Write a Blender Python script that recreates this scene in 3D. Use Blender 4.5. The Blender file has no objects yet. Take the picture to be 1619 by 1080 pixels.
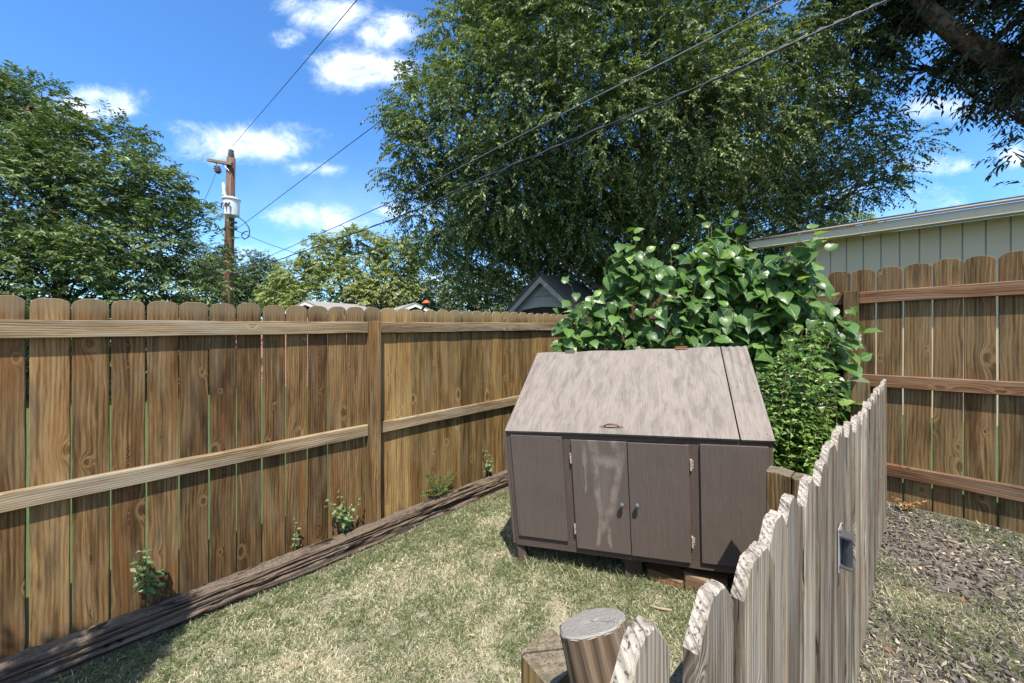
import bpy, math, random
import numpy as np
from mathutils import Vector

random.seed(7)
RNG = np.random.default_rng(11)
R = math.radians
PI = math.pi
CAMZ = 1.68
FPX = 560.0          # focal length in photo pixels (photo is 1619 wide)
HX, HY = 809.5, 514.0

scene = bpy.context.scene
COL = scene.collection

# ------------------------------------------------------------------ camera
cam_d = bpy.data.cameras.new("camera")
cam = bpy.data.objects.new("camera", cam_d)
COL.objects.link(cam)
cam.location = (0, 0, CAMZ)
cam.rotation_euler = (R(90), 0, 0)
cam_d.sensor_width = 36
cam_d.lens = 36 * FPX / 1619
cam_d.shift_y = -26 / 1619
cam_d.clip_start = 0.02
cam_d.clip_end = 3000
scene.camera = cam

# ------------------------------------------------------------------ light
SUN_TRAVEL = Vector((-0.05, 0.51, -1.0)).normalized()
EXPOSURE = 0.86
sun_d = bpy.data.lights.new("sun", 'SUN')
sun_d.energy = 4.6
sun_d.angle = R(0.5)
sun_d.color = (1.0, 0.945, 0.86)
sun = bpy.data.objects.new("sun", sun_d)
COL.objects.link(sun)
sun.rotation_euler = SUN_TRAVEL.to_track_quat('-Z', 'Y').to_euler()
sun.location = (0, -4, 9)

vs = scene.view_settings
vs.view_transform = 'Standard'
vs.look = 'None'
vs.gamma = 1
vs.exposure = EXPOSURE
vs.use_curve_mapping = False

cy = scene.cycles
cy.max_bounces = 6
cy.diffuse_bounces = 3
cy.glossy_bounces = 2
cy.transmission_bounces = 4
cy.transparent_max_bounces = 4
cy.use_denoising = True
cy.sample_clamp_indirect = 4


# ------------------------------------------------------------------ node helper
class NT:
    def __init__(self, tree):
        self.t = tree
        self.n = tree.nodes
        self.l = tree.links

    def node(self, typ, **kw):
        nd = self.n.new(typ)
        for k, v in kw.items():
            setattr(nd, k, v)
        return nd

    def put(self, sock, v):
        if v is None:
            return
        if isinstance(v, bpy.types.NodeSocket):
            self.l.new(v, sock)
        elif isinstance(v, (tuple, list)):
            v = tuple(v)
            if len(sock.default_value) == 4 and len(v) == 3:
                v = v + (1,)
            sock.default_value = v
        else:
            sock.default_value = v

    def m(self, op, a, b=None, c=None, clamp=False):
        nd = self.node('ShaderNodeMath', operation=op, use_clamp=clamp)
        for i, v in enumerate((a, b, c)):
            if v is not None:
                self.put(nd.inputs[i], v)
        return nd.outputs[0]

    def vm(self, op, a, b=None):
        nd = self.node('ShaderNodeVectorMath', operation=op)
        self.put(nd.inputs[0], a)
        if b is not None:
            self.put(nd.inputs[1], b)
        return nd.outputs['Value'] if op in ('LENGTH', 'DOT_PRODUCT', 'DISTANCE') else nd.outputs[0]

    def xyz(self, x=0.0, y=0.0, z=0.0):
        nd = self.node('ShaderNodeCombineXYZ')
        for i, v in enumerate((x, y, z)):
            self.put(nd.inputs[i], v)
        return nd.outputs[0]

    def sep(self, v):
        nd = self.node('ShaderNodeSeparateXYZ')
        self.put(nd.inputs[0], v)
        return nd.outputs

    def attr(self, name, out='Fac'):
        return self.node('ShaderNodeAttribute', attribute_name=name).outputs[out]

    def noise(self, vec, scale=1.0, detail=2.0, rough=0.5, dist=0.0):
        nd = self.node('ShaderNodeTexNoise')
        self.put(nd.inputs['Vector'], vec)
        nd.inputs['Scale'].default_value = scale
        nd.inputs['Detail'].default_value = detail
        nd.inputs['Roughness'].default_value = rough
        nd.inputs['Distortion'].default_value = dist
        return nd.outputs['Fac']

    def mix(self, f, a, b, blend='MIX'):
        nd = self.node('ShaderNodeMix', data_type='RGBA', blend_type=blend)
        self.put(nd.inputs[0], f)
        self.put(nd.inputs[6], a)
        self.put(nd.inputs[7], b)
        return nd.outputs[2]

    def ramp(self, f, stops, interp='LINEAR'):
        nd = self.node('ShaderNodeValToRGB')
        cr = nd.color_ramp
        cr.interpolation = interp
        while len(cr.elements) < len(stops):
            cr.elements.new(0.5)
        for e, (p, c) in zip(cr.elements, stops):
            e.position = p
            e.color = tuple(c) + (1,) if len(c) == 3 else c
        self.put(nd.inputs[0], f)
        return nd.outputs[0]

    def sstep(self, v, a, b):
        nd = self.node('ShaderNodeMapRange', interpolation_type='SMOOTHSTEP')
        self.put(nd.inputs[0], v)
        nd.inputs[1].default_value = a
        nd.inputs[2].default_value = b
        nd.inputs[3].default_value = 0
        nd.inputs[4].default_value = 1
        return nd.outputs[0]

    def bump(self, h, strength=0.5, dist=0.01):
        nd = self.node('ShaderNodeBump')
        self.put(nd.inputs['Height'], h)
        nd.inputs['Strength'].default_value = strength
        nd.inputs['Distance'].default_value = dist
        return nd.outputs[0]


def new_mat(name):
    mt = bpy.data.materials.new(name)
    mt.use_nodes = True
    mt.node_tree.nodes.clear()
    nt = NT(mt.node_tree)
    out = nt.node('ShaderNodeOutputMaterial')
    return mt, nt, out


def principled(nt, out, color, rough=0.7, normal=None, metallic=0.0, spec=0.3):
    p = nt.node('ShaderNodeBsdfPrincipled')
    nt.put(p.inputs['Base Color'], color)
    nt.put(p.inputs['Roughness'], rough)
    p.inputs['Metallic'].default_value = metallic
    p.inputs['Specular IOR Level'].default_value = spec
    if normal is not None:
        nt.put(p.inputs['Normal'], normal)
    if out is not None:
        nt.l.new(p.outputs[0], out.inputs[0])
    return p


# ------------------------------------------------------------------ sky
world = bpy.data.worlds.new("World")
scene.world = world
world.use_nodes = True
world.node_tree.nodes.clear()
w = NT(world.node_tree)
w_out = w.node('ShaderNodeOutputWorld')
bg = w.node('ShaderNodeBackground')
bg.inputs[1].default_value = 0.118
w.l.new(bg.outputs[0], w_out.inputs[0])
sky = w.node('ShaderNodeTexSky', sky_type='NISHITA')
sky.sun_disc = False
sky.sun_elevation = math.asin(-SUN_TRAVEL.z)
sky.sun_rotation = R(180)
sky.air_density = 1.0
sky.dust_density = 0.3
sky.ozone_density = 2.5
dirv = w.node('ShaderNodeTexCoord').outputs['Generated']
dx, dy, dz = w.sep(dirv)
ysafe = w.m('MAXIMUM', dy, 0.02)
ca = w.m('DIVIDE', dx, ysafe)
cb = w.m('DIVIDE', dz, ysafe)
cp = w.xyz(ca, cb, 0.0)
cn = w.noise(w.xyz(ca, w.m('MULTIPLY', cb, 1.5), 3.1), 7.0, 9.0, 0.68, 0.3)
cn2 = w.noise(w.xyz(ca, w.m('MULTIPLY', cb, 1.3), 9.7), 2.6, 3.0, 0.5, 0.0)
# clouds: (centre and half size as slopes, strength)
clouds = [(515, 20, 110, 44, 1.05), (610, 48, 70, 46, .95), (570, 108, 105, 44, 1.1), (455, 55, 40, 22, .6),
          (150, 165, 110, 42, 1.0), (385, 228, 150, 44, .95), (300, 205, 60, 18, .45), (495, 266, 60, 17, .72),
          (500, 350, 110, 30, .55), (620, 335, 40, 20, .7), (440, 395, 120, 26, .5),
          (640, 450, 130, 50, .55), (900, 405, 60, 30, .75), (1490, 262, 90, 22, .72), (1600, 250, 36, 22, .85),
          (1480, 172, 70, 28, .6), (1330, 130, 70, 40, .7), (1420, 310, 200, 24, .35), (860, 340, 120, 40, .4)]
acc = None
for (cx, cyy, rx, ry, st) in clouds:
    a0, b0 = (cx - HX) / FPX, (HY - cyy) / FPX
    d = w.vm('SUBTRACT', cp, (a0, b0, 0))
    d = w.vm('MULTIPLY', d, (FPX / rx, FPX / ry, 0))
    v = w.m('MULTIPLY', w.m('SUBTRACT', 1.0, w.vm('LENGTH', d)), st)
    v = w.m('MINIMUM', v, st * .62)
    acc = v if acc is None else w.m('MAXIMUM', acc, v)
dens = w.m('ADD', acc, w.m('MULTIPLY', w.m('SUBTRACT', cn, 0.5), 1.8))
dens = w.m('ADD', dens, w.m('MULTIPLY', w.m('SUBTRACT', cn2, 0.5), 0.5))
cov = w.sstep(dens, 0.02, 0.95)
front = w.sstep(dy, 0.05, 0.2)
cov = w.m('MULTIPLY', w.m('MULTIPLY', cov, front), 0.95)
# thin veil towards the horizon
veil = w.m('MULTIPLY', w.sstep(w.m('SUBTRACT', 0.62, cb), 0.0, 0.62), w.sstep(cn2, 0.30, 0.75))
veil = w.m('MULTIPLY', w.m('MULTIPLY', veil, front), 0.45)
SKY_TINT = (0.58, 1.0, 1.38)
sk = w.mix(1.0, sky.outputs[0], SKY_TINT, 'MULTIPLY')
sk = w.mix(veil, sk, (5.6, 6.6, 7.7))
shade = w.mix(w.sstep(dens, 0.2, 1.1), (6.0, 6.8, 7.8), (8.8, 8.8, 8.9))
sk = w.mix(cov, sk, shade)
bn = w.noise(dirv, 2.2, 6.0, .6, .3)  # unseen white clouds behind the viewpoint, added for neutral fill light
back = w.m('MULTIPLY', w.sstep(w.m('SUBTRACT', 0.30, dy), 0.0, 0.35), w.sstep(bn, .46, .62))
sk = w.mix(w.m('MULTIPLY', back, .9), sk, (6.6, 6.7, 6.9))
w.l.new(sk, bg.inputs[0])


# ------------------------------------------------------------------ mesh helpers
def at(px, py, Y):
    """where a point seen at a photo pixel stands when it is Y metres away"""
    return np.array(((px - HX) / FPX * Y, Y, CAMZ - (py - HY) / FPX * Y))


ORIG = {}


def mesh_np(name, V, F, mat, attrs=None, smooth=False):
    """F: (n,k) int array or list of index lists"""
    V = np.asarray(V, dtype=np.float32)
    me = bpy.data.meshes.new(name)
    me.vertices.add(len(V))
    me.vertices.foreach_set('co', V.ravel())
    if isinstance(F, np.ndarray):
        n, k = F.shape
        loops = F.ravel().astype(np.int32)
        starts = np.arange(n, dtype=np.int32) * k
    else:
        loops = np.array([i for f in F for i in f], dtype=np.int32)
        lens = np.array([len(f) for f in F], dtype=np.int32)
        n = len(F)
        starts = np.concatenate([[0], np.cumsum(lens)[:-1]]).astype(np.int32)
    me.loops.add(len(loops))
    me.loops.foreach_set('vertex_index', loops)
    me.polygons.add(n)
    me.polygons.foreach_set('loop_start', starts)
    me.update(calc_edges=True)
    for an, arr in (attrs or {}).items():
        arr = np.asarray(arr, dtype=np.float32)
        if arr.ndim == 1:
            at_ = me.attributes.new(an, 'FLOAT', 'POINT')
            at_.data.foreach_set('value', arr)
        else:
            at_ = me.attributes.new(an, 'FLOAT_VECTOR', 'POINT')
            at_.data.foreach_set('vector', arr.ravel())
    if mat is not None:
        me.materials.append(mat)
    me.polygons.foreach_set('use_smooth', np.full(n, bool(smooth)))
    me.validate()
    return me


def tag(o, label=None, cat=None, group=None, kind=None):
    if label: o['label'] = label
    if cat: o['category'] = cat
    if group: o['group'] = group
    if kind: o['kind'] = kind
    return o


def thing(name, label, cat, loc, group=None):
    o = bpy.data.objects.new(name, None)
    COL.objects.link(o)
    o.empty_display_size = 0.1
    o.location = tuple(float(x) for x in loc)
    ORIG[o.name] = np.array(loc, dtype=float)
    return tag(o, label, cat, group)


def put(name, V, F, mat, parent=None, loc=None, attrs=None, smooth=False, bevel=0.0):
    """vertices in world coordinates; the object's origin is its root's (or loc)"""
    o0 = ORIG[parent.name] if parent is not None else np.array(loc if loc is not None else (0, 0, 0), dtype=float)
    me = mesh_np(name, np.asarray(V, dtype=float) - o0, F, mat, attrs, smooth)
    o = bpy.data.objects.new(name, me)
    COL.objects.link(o)
    if parent is not None:
        o.parent = parent
    else:
        o.location = tuple(float(x) for x in o0)
    ORIG[o.name] = o0
    if bevel:
        b = o.modifiers.new('bevel', 'BEVEL')
        b.width = bevel
        b.segments = 2
        b.limit_method = 'ANGLE'
    return o


class MB:
    """a bag of faces with a wood coordinate (across, through, along) per vertex"""

    def __init__(self):
        self.v, self.f, self.w, self.r, self.bu = [], [], [], [], []

    def add(self, V, F, W=None, rnd=0.5):
        b = len(self.v)
        self.v += [tuple(p) for p in V]
        self.f += [[i + b for i in f] for f in F]
        self.w += [tuple(p) for p in (W if W is not None else V)]
        self.r += ([rnd] * len(V) if np.isscalar(rnd) else list(rnd))
        xs_ = [p[0] for p in self.w[b:]]
        lo_, hi_ = min(xs_), max(xs_)
        self.bu += [(x_ - lo_) / (hi_ - lo_ + 1e-9) for x_ in xs_]

    def prism(self, outline, org, ax, ay, an, t, cham=0.003, woff=None, rnd=None, along='y', front_only=False):
        """outline (a,b) points, extruded from n=0 back to n=-t, chamfered in front. ax, ay, an world axes."""
        org, ax, ay, an = map(np.asarray, (org, ax, ay, an))
        if woff is None:
            woff = (random.uniform(0, 40), random.uniform(0, 5), random.uniform(0, 40))
        if rnd is None:
            rnd = random.random()
        o = np.array(outline, dtype=float)
        c = o.mean(axis=0)
        n = len(o)
        ins = []
        for i in range(n):
            p0, p1, p2 = o[i - 1], o[i], o[(i + 1) % n]
            e1, e2 = p1 - p0, p2 - p1
            n1 = np.array((-e1[1], e1[0])) / (np.linalg.norm(e1) + 1e-9)
            n2 = np.array((-e2[1], e2[0])) / (np.linalg.norm(e2) + 1e-9)
            m_ = n1 + n2
            m_ /= (np.linalg.norm(m_) + 1e-9)
            ins.append(p1 + m_ * cham)
        ins = np.array(ins)
        V, W = [], []
        for ring, dn in ((ins, 0.0), (o, -cham), (o, -t)):
            for (a, b) in ring:
                V.append(org + ax * a + ay * b + an * dn)
                if along == 'y':
                    W.append((a + woff[0], dn + woff[1], b + woff[2]))
                else:
                    W.append((b + woff[0], dn + woff[1], a + woff[2]))
        F = [list(range(n)), [2 * n + i for i in range(n)][::-1]]
        for k in (0, 1):
            for i in range(n):
                j = (i + 1) % n
                F.append([k * n + j, k * n + i, (k + 1) * n + i, (k + 1) * n + j])
        self.add(V, F, W, rnd)

    def box(self, org, ax, ay, an, a0, a1, b0, b1, n0, n1, cham=0.003, along='y', rnd=None, woff=None):
        org = np.asarray(org) + np.asarray(an) * n1
        self.prism([(a0, b0), (a1, b0), (a1, b1), (a0, b1)], org, ax, ay, an, n1 - n0, cham, woff, rnd, along)

    def build(self, name, mat, parent=None, loc=None, smooth=False, bevel=0.0):
        return put(name, self.v, self.f, mat, parent, loc, {'wco': self.w, 'rnd': self.r, 'bu': self.bu}, smooth, bevel)


def tube_arrays(pts, rad, seg=8, jitter=0.0, cap=True, wv=0.0):
    pts = np.asarray(pts, float)
    n = len(pts)
    rad = np.full(n, rad) if np.isscalar(rad) else np.asarray(rad, float)
    tang = np.gradient(pts, axis=0)
    tang /= np.linalg.norm(tang, axis=1)[:, None] + 1e-12
    ref = np.array((0, 0, 1.0)) if abs(tang[0][2]) < .9 else np.array((1.0, 0, 0))
    V, W = [], []
    u = np.cross(tang[0], ref); u /= np.linalg.norm(u)
    L = 0
    for i in range(n):
        t = tang[i]
        u = u - t * np.dot(u, t); u /= np.linalg.norm(u) + 1e-12
        v = np.cross(t, u)
        if i: L += np.linalg.norm(pts[i] - pts[i - 1])
        for k in range(seg):
            a = 2 * PI * k / seg
            r = rad[i] * (1 + (random.uniform(-jitter, jitter) if jitter else 0))
            V.append(pts[i] + (u * math.cos(a) + v * math.sin(a)) * r)
            W.append((a / (2 * PI) * 2 * PI * rad[0] + wv, 0, L + wv))
    F = []
    for i in range(n - 1):
        for k in range(seg):
            k2 = (k + 1) % seg
            F.append([i * seg + k, i * seg + k2, (i + 1) * seg + k2, (i + 1) * seg + k])
    if cap:
        F.append([k for k in range(seg)][::-1])
        F.append([(n - 1) * seg + k for k in range(seg)])
    return V, F, W


def add_tube(mb, pts, rad, seg=8, jitter=0.0, cap=True, rnd=0.5):
    V, F, W = tube_arrays(pts, rad, seg, jitter, cap, random.uniform(0, 20))
    mb.add(V, F, W, rnd)


def catmull(pts, n=8):
    P = [np.asarray(p, float) for p in pts]
    P = [2 * P[0] - P[1]] + P + [2 * P[-1] - P[-2]]
    out = []
    for i in range(1, len(P) - 2):
        for k in range(n):
            t = k / n
            p0, p1, p2, p3 = P[i - 1:i + 3]
            out.append(.5 * ((2 * p1) + (-p0 + p2) * t + (2 * p0 - 5 * p1 + 4 * p2 - p3) * t * t + (-p0 + 3 * p1 - 3 * p2 + p3) * t ** 3))
    out.append(P[-2])
    return np.array(out)


def hash3(i, j, k):
    h = (i.astype(np.int64) * 374761393 + j.astype(np.int64) * 668265263 + k.astype(np.int64) * 2147483647 + 12345) & 0x7fffffff
    h = (h ^ (h >> 13)) * 1274126177 & 0x7fffffff
    h = h ^ (h >> 16)
    return (h & 0xffff) / 65535.0


def vnoise(P, s=1.0):
    P = np.asarray(P, float) * s
    i = np.floor(P).astype(np.int64)
    f = P - i
    f = f * f * (3 - 2 * f)
    r = 0
    for a in (0, 1):
        for b in (0, 1):
            for c in (0, 1):
                wgt = (f[:, 0] if a else 1 - f[:, 0]) * (f[:, 1] if b else 1 - f[:, 1]) * (f[:, 2] if c else 1 - f[:, 2])
                r = r + wgt * hash3(i[:, 0] + a, i[:, 1] + b, i[:, 2] + c)
    return r


def fbm(P, s=1.0, o=3):
    r, a, t = 0, 1.0, 0
    for k in range(o):
        r = r + a * vnoise(np.asarray(P) + 17.3 * k, s * 2 ** k)
        t += a
        a *= .5
    return r / t


# ------------------------------------------------------------------ materials
def wood_mat(name, dark, mid, light, grey=(.3, .27, .23), grey_amt=0.25, grey_z=None, ring=0.5, bump=0.35,
             warm=None, rough=0.8, crack=0.35, knots=True, freq=55, top_bleach=None, swirl=1.0, stain=0.0):
    mt, n, out = new_mat(name)
    u, t, v = n.sep(n.attr('wco', 'Vector'))
    rnd = n.attr('rnd')
    U = n.m('ADD', u, n.m('MULTIPLY', t, 0.6))
    warp = n.noise(n.xyz(n.m('MULTIPLY', U, 7), n.m('MULTIPLY', rnd, 37), n.m('MULTIPLY', v, 1.5)), 1.0, 2.0)
    ph = n.m('ADD', U, n.m('MULTIPLY', n.m('SUBTRACT', warp, .5), 0.055 * swirl))
    k = None
    if knots:
        vor = n.node('ShaderNodeTexVoronoi', voronoi_dimensions='2D', feature='F1')
        vv = n.m('MULTIPLY', v, 3.4)
        # knots stretch a little along the board and wobble
        kx = n.m('ADD', n.m('MULTIPLY', U, 6.5), n.m('MULTIPLY', n.m('SUBTRACT', warp, .5), .25))
        n.put(vor.inputs['Vector'], n.xyz(kx, vv, 0))
        vor.inputs['Scale'].default_value = 1.0
        d = vor.outputs['Distance']
        cr = n.sep(vor.outputs['Color'])
        pres = n.sstep(cr[0], 0.66, 0.68)
        size = n.m('ADD', 0.35, n.m('MULTIPLY', n.m('POWER', cr[1], 2.0), 1.0))
        dn = n.m('DIVIDE', d, size)
        k = n.m('MULTIPLY', n.m('EXPONENT', n.m('MULTIPLY', n.m('POWER', n.m('MULTIPLY', dn, 4.6), 2.0), -1.0)), pres)
        ph = n.m('ADD', ph, n.m('MULTIPLY', k, 0.042))
    rings = n.m('ADD', n.m('MULTIPLY', n.m('SINE', n.m('MULTIPLY', ph, 2 * PI * freq)), .5), .5)
    rings = n.m('POWER', rings, 1.6)
    streak = n.noise(n.xyz(n.m('MULTIPLY', ph, 160), n.m('MULTIPLY', rnd, 13), n.m('MULTIPLY', v, 4)), 1.0, 3.0, .6)
    band = n.noise(n.xyz(n.m('MULTIPLY', ph, 24), n.m('MULTIPLY', rnd, 91), n.m('MULTIPLY', v, 1.3)), 1.0, 3.0, .55)
    f = n.m('ADD', n.m('MULTIPLY', streak, .62), n.m('MULTIPLY', band, .72))
    pore = n.noise(n.xyz(n.m('MULTIPLY', ph, 420), n.m('MULTIPLY', rnd, 3), n.m('MULTIPLY', v, 14)), 1.0, 2.0, .6)
    f = n.m('ADD', f, n.m('MULTIPLY', n.m('SUBTRACT', pore, .5), .35))
    f = n.m('ADD', f, n.m('MULTIPLY', n.m('SUBTRACT', rings, .5), -0.22 * ring))
    f = n.m('ADD', f, n.m('MULTIPLY', n.m('SUBTRACT', rnd, .5), .22))
    f = n.sstep(n.m('SUBTRACT', f, .20), 0.20, 0.80)
    col = n.ramp(f, [(0.0, dark), (0.5, mid), (1.0, light)])
    if warm is not None:
        wn = n.noise(n.xyz(n.m('MULTIPLY', U, 9), n.m('MULTIPLY', rnd, 55), n.m('MULTIPLY', v, 1.6)), 1.0, 2.0)
        col = n.mix(n.m('MULTIPLY', n.sstep(wn, .52, .75), .6), col, warm)
    if stain:
        st = n.noise(n.xyz(n.m('MULTIPLY', U, 14), n.m('MULTIPLY', rnd, 33), n.m('MULTIPLY', v, 1.9)), 1.0, 4.0, .6)
        col = n.mix(n.m('MULTIPLY', n.sstep(st, .50, .72), stain), col, tuple(c * .55 for c in dark))
        br = n.m('ADD', .70, n.m('MULTIPLY', n.m('FRACT', n.m('MULTIPLY', rnd, 7.31)), .54))
        col = n.mix(1.0, col, n.xyz(br, br, n.m('MULTIPLY', br, .97)), 'MULTIPLY')
    gn = n.noise(n.xyz(n.m('MULTIPLY', U, 16), n.m('MULTIPLY', rnd, 19), n.m('MULTIPLY', v, 2.2)), 1.0, 3.0)
    gf = n.m('MULTIPLY', n.sstep(gn, .42, .72), grey_amt)
    if name == 'cedar_fence':
        uu = n.m('FRACT', n.m('MULTIPLY', rnd, 23.7))
        has = n.sstep(uu, .74, .75)
        # rnd*100 integer part places the scar across the board; 'bu' is 0..1 across it
        bu = n.attr('bu')
        wv = n.noise(n.xyz(n.m('MULTIPLY', rnd, 50), 0, n.m('MULTIPLY', v, 7)), 1.0, 4.0, .65)
        dd = n.m('ABSOLUTE', n.m('SUBTRACT', bu, n.m('ADD', n.m('ADD', .25, n.m('MULTIPLY', uu, .3)), n.m('MULTIPLY', n.m('SUBTRACT', wv, .5), .22))))
        wl = n.noise(n.xyz(n.m('MULTIPLY', rnd, 90), 2, n.m('MULTIPLY', v, 2.5)), 1.0, 3.0, .6)
        wd_ = n.m('MULTIPLY', n.sstep(wl, .45, .75), .13)
        sc = n.m('MULTIPLY', n.sstep(n.m('SUBTRACT', wd_, dd), 0, .03), has)
        scc = n.mix(n.sstep(n.noise(n.xyz(n.m('MULTIPLY', u, 150), 1, n.m('MULTIPLY', v, 60)), 1.0, 3.0), .4, .6), (.020, .011, .006), (.13, .06, .022))
        col = n.mix(sc, col, scc)
    if grey_z is not None:
        px, py, pz = n.sep(n.node('ShaderNodeNewGeometry').outputs['Position'])
        gz = n.sstep(n.m('ADD', pz, n.m('MULTIPLY', n.m('SUBTRACT', gn, .5), .12)), grey_z[0], grey_z[1])
        gf = n.m('MAXIMUM', gf, n.m('MULTIPLY', gz, grey_z[2]))
    col = n.mix(gf, col, grey)
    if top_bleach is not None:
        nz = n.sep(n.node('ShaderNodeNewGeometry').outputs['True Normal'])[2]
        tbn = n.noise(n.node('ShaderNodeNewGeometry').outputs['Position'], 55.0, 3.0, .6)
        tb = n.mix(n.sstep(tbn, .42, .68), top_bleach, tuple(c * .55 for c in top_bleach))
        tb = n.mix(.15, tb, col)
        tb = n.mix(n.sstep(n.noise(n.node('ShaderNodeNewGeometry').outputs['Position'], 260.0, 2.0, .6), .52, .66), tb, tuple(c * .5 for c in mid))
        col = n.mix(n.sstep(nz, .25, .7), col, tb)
    if knots:
        core = n.m('MULTIPLY', n.sstep(n.m('SUBTRACT', .105, dn), 0.0, .025), pres)
        halo = n.m('MULTIPLY', n.m('MULTIPLY', n.sstep(n.m('SUBTRACT', .24, dn), 0.0, .08), n.sstep(dn, .10, .15)), pres)
        col = n.mix(n.m('MULTIPLY', halo, .28), col, tuple(min(1, c * 1.35) for c in light))
        knd = n.noise(n.xyz(n.m('MULTIPLY', dn, 60), u, v), 1.0, 2.0)
        col = n.mix(n.m('MULTIPLY', core, n.m('ADD', .05, n.m('MULTIPLY', knd, .75))), col, tuple(c * .55 for c in dark))
    ck = n.noise(n.xyz(n.m('MULTIPLY', ph, 75), n.m('MULTIPLY', rnd, 71), n.m('MULTIPLY', v, 1.6)), 1.0, 2.0, .5)
    cf = n.sstep(ck, .73, .78)
    if name in ('grey_picket', 'log_post', 'old_post'):
        ck2 = n.noise(n.xyz(n.m('MULTIPLY', U, 75), n.m('MULTIPLY', rnd, 40), n.m('MULTIPLY', v, 2.6)), 1.0, 4.0, .65, .4)
        cf = n.m('MAXIMUM', cf, n.m('MULTIPLY', n.sstep(ck2, .61, .67), .6))
    if name == 'old_tie':
        ck2 = n.noise(n.xyz(n.m('MULTIPLY', U, 38), 5.0, n.m('MULTIPLY', v, 2.2)), 1.0, 4.0, .6, .6)
        cf = n.m('MAXIMUM', cf, n.sstep(ck2, .57, .63))
    col = n.mix(n.m('MULTIPLY', cf, crack), col, tuple(c * .3 for c in dark))
    h = n.m('ADD', n.m('MULTIPLY', streak, .6), n.m('MULTIPLY', rings, .35))
    h = n.m('SUBTRACT', h, n.m('MULTIPLY', cf, 1.2 * crack))
    principled(n, out, col, rough, n.bump(h, bump, 0.004), spec=.2)
    return mt


M = {}
M['fence_left'] = wood_mat('cedar_fence', (.044, .023, .009), (.140, .078, .029), (.25, .152, .066),
                           grey=(.20, .155, .092), grey_amt=.35, grey_z=(1.70, 1.80, .65), warm=(.17, .075, .023), ring=.6, stain=.7, crack=.6)
M['fence_gold'] = wood_mat('golden_fence', (.060, .032, .010), (.195, .115, .038), (.34, .225, .092),
                           grey=(.27, .215, .12), grey_amt=.3, grey_z=(1.70, 1.80, .6), warm=(.21, .095, .028), ring=.5, stain=.55, crack=.4)
M['fence_right'] = wood_mat('stained_fence', (.042, .024, .010), (.128, .076, .031), (.235, .150, .068),
                            grey=(.17, .135, .07), grey_amt=.4, warm=(.17, .072, .028), ring=.6, stain=.75, crack=.5)
M['rail'] = wood_mat('weathered_rail', (.060, .038, .018), (.19, .130, .070), (.33, .25, .155),
                     grey=(.29, .26, .20), grey_amt=.6, ring=.9, freq=75, crack=.7, swirl=.7, stain=.4)
M['rail_right'] = wood_mat('stained_rail', (.05, .024, .012), (.14, .066, .030), (.26, .14, .066),
                           grey=(.23, .19, .14), grey_amt=.45, warm=(.24, .07, .028), crack=.4)
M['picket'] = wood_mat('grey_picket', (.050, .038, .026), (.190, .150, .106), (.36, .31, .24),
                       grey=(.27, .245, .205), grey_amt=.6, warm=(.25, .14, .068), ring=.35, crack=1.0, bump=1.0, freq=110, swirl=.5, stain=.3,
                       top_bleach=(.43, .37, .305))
M['old_post'] = wood_mat('old_post', (.045, .026, .010), (.15, .095, .035), (.29, .205, .095),
                         grey=(.22, .20, .14), grey_amt=.5, crack=.9, bump=.9, stain=.5, top_bleach=(.19, .165, .12))
M['log_post'] = wood_mat('log_post', (.035, .024, .015), (.10, .068, .044), (.20, .145, .10),
                         grey=(.27, .24, .20), grey_amt=.6, crack=1, bump=1, stain=.5)
M['tie'] = wood_mat('old_tie', (.013, .009, .005), (.075, .048, .029), (.19, .130, .085),
                    grey=(.19, .16, .125), grey_amt=.6, warm=(.17, .075, .034), top_bleach=(.165, .130, .098), ring=.9, crack=1.0, bump=1.0, knots=False, freq=45)
M['pole_wood'] = wood_mat('pole_wood', (.04, .022, .014), (.125, .062, .036), (.22, .12, .075), grey_amt=.2, knots=False)
M['crossarm'] = wood_mat('crossarm_wood', (.12, .08, .05), (.28, .21, .14), (.42, .33, .24), grey_amt=.4, knots=False)
M['timber_rust'] = wood_mat('timber_rust', (.07, .035, .018), (.17, .085, .042), (.28, .155, .08), grey=(.25, .22, .14), grey_amt=.5)


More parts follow.
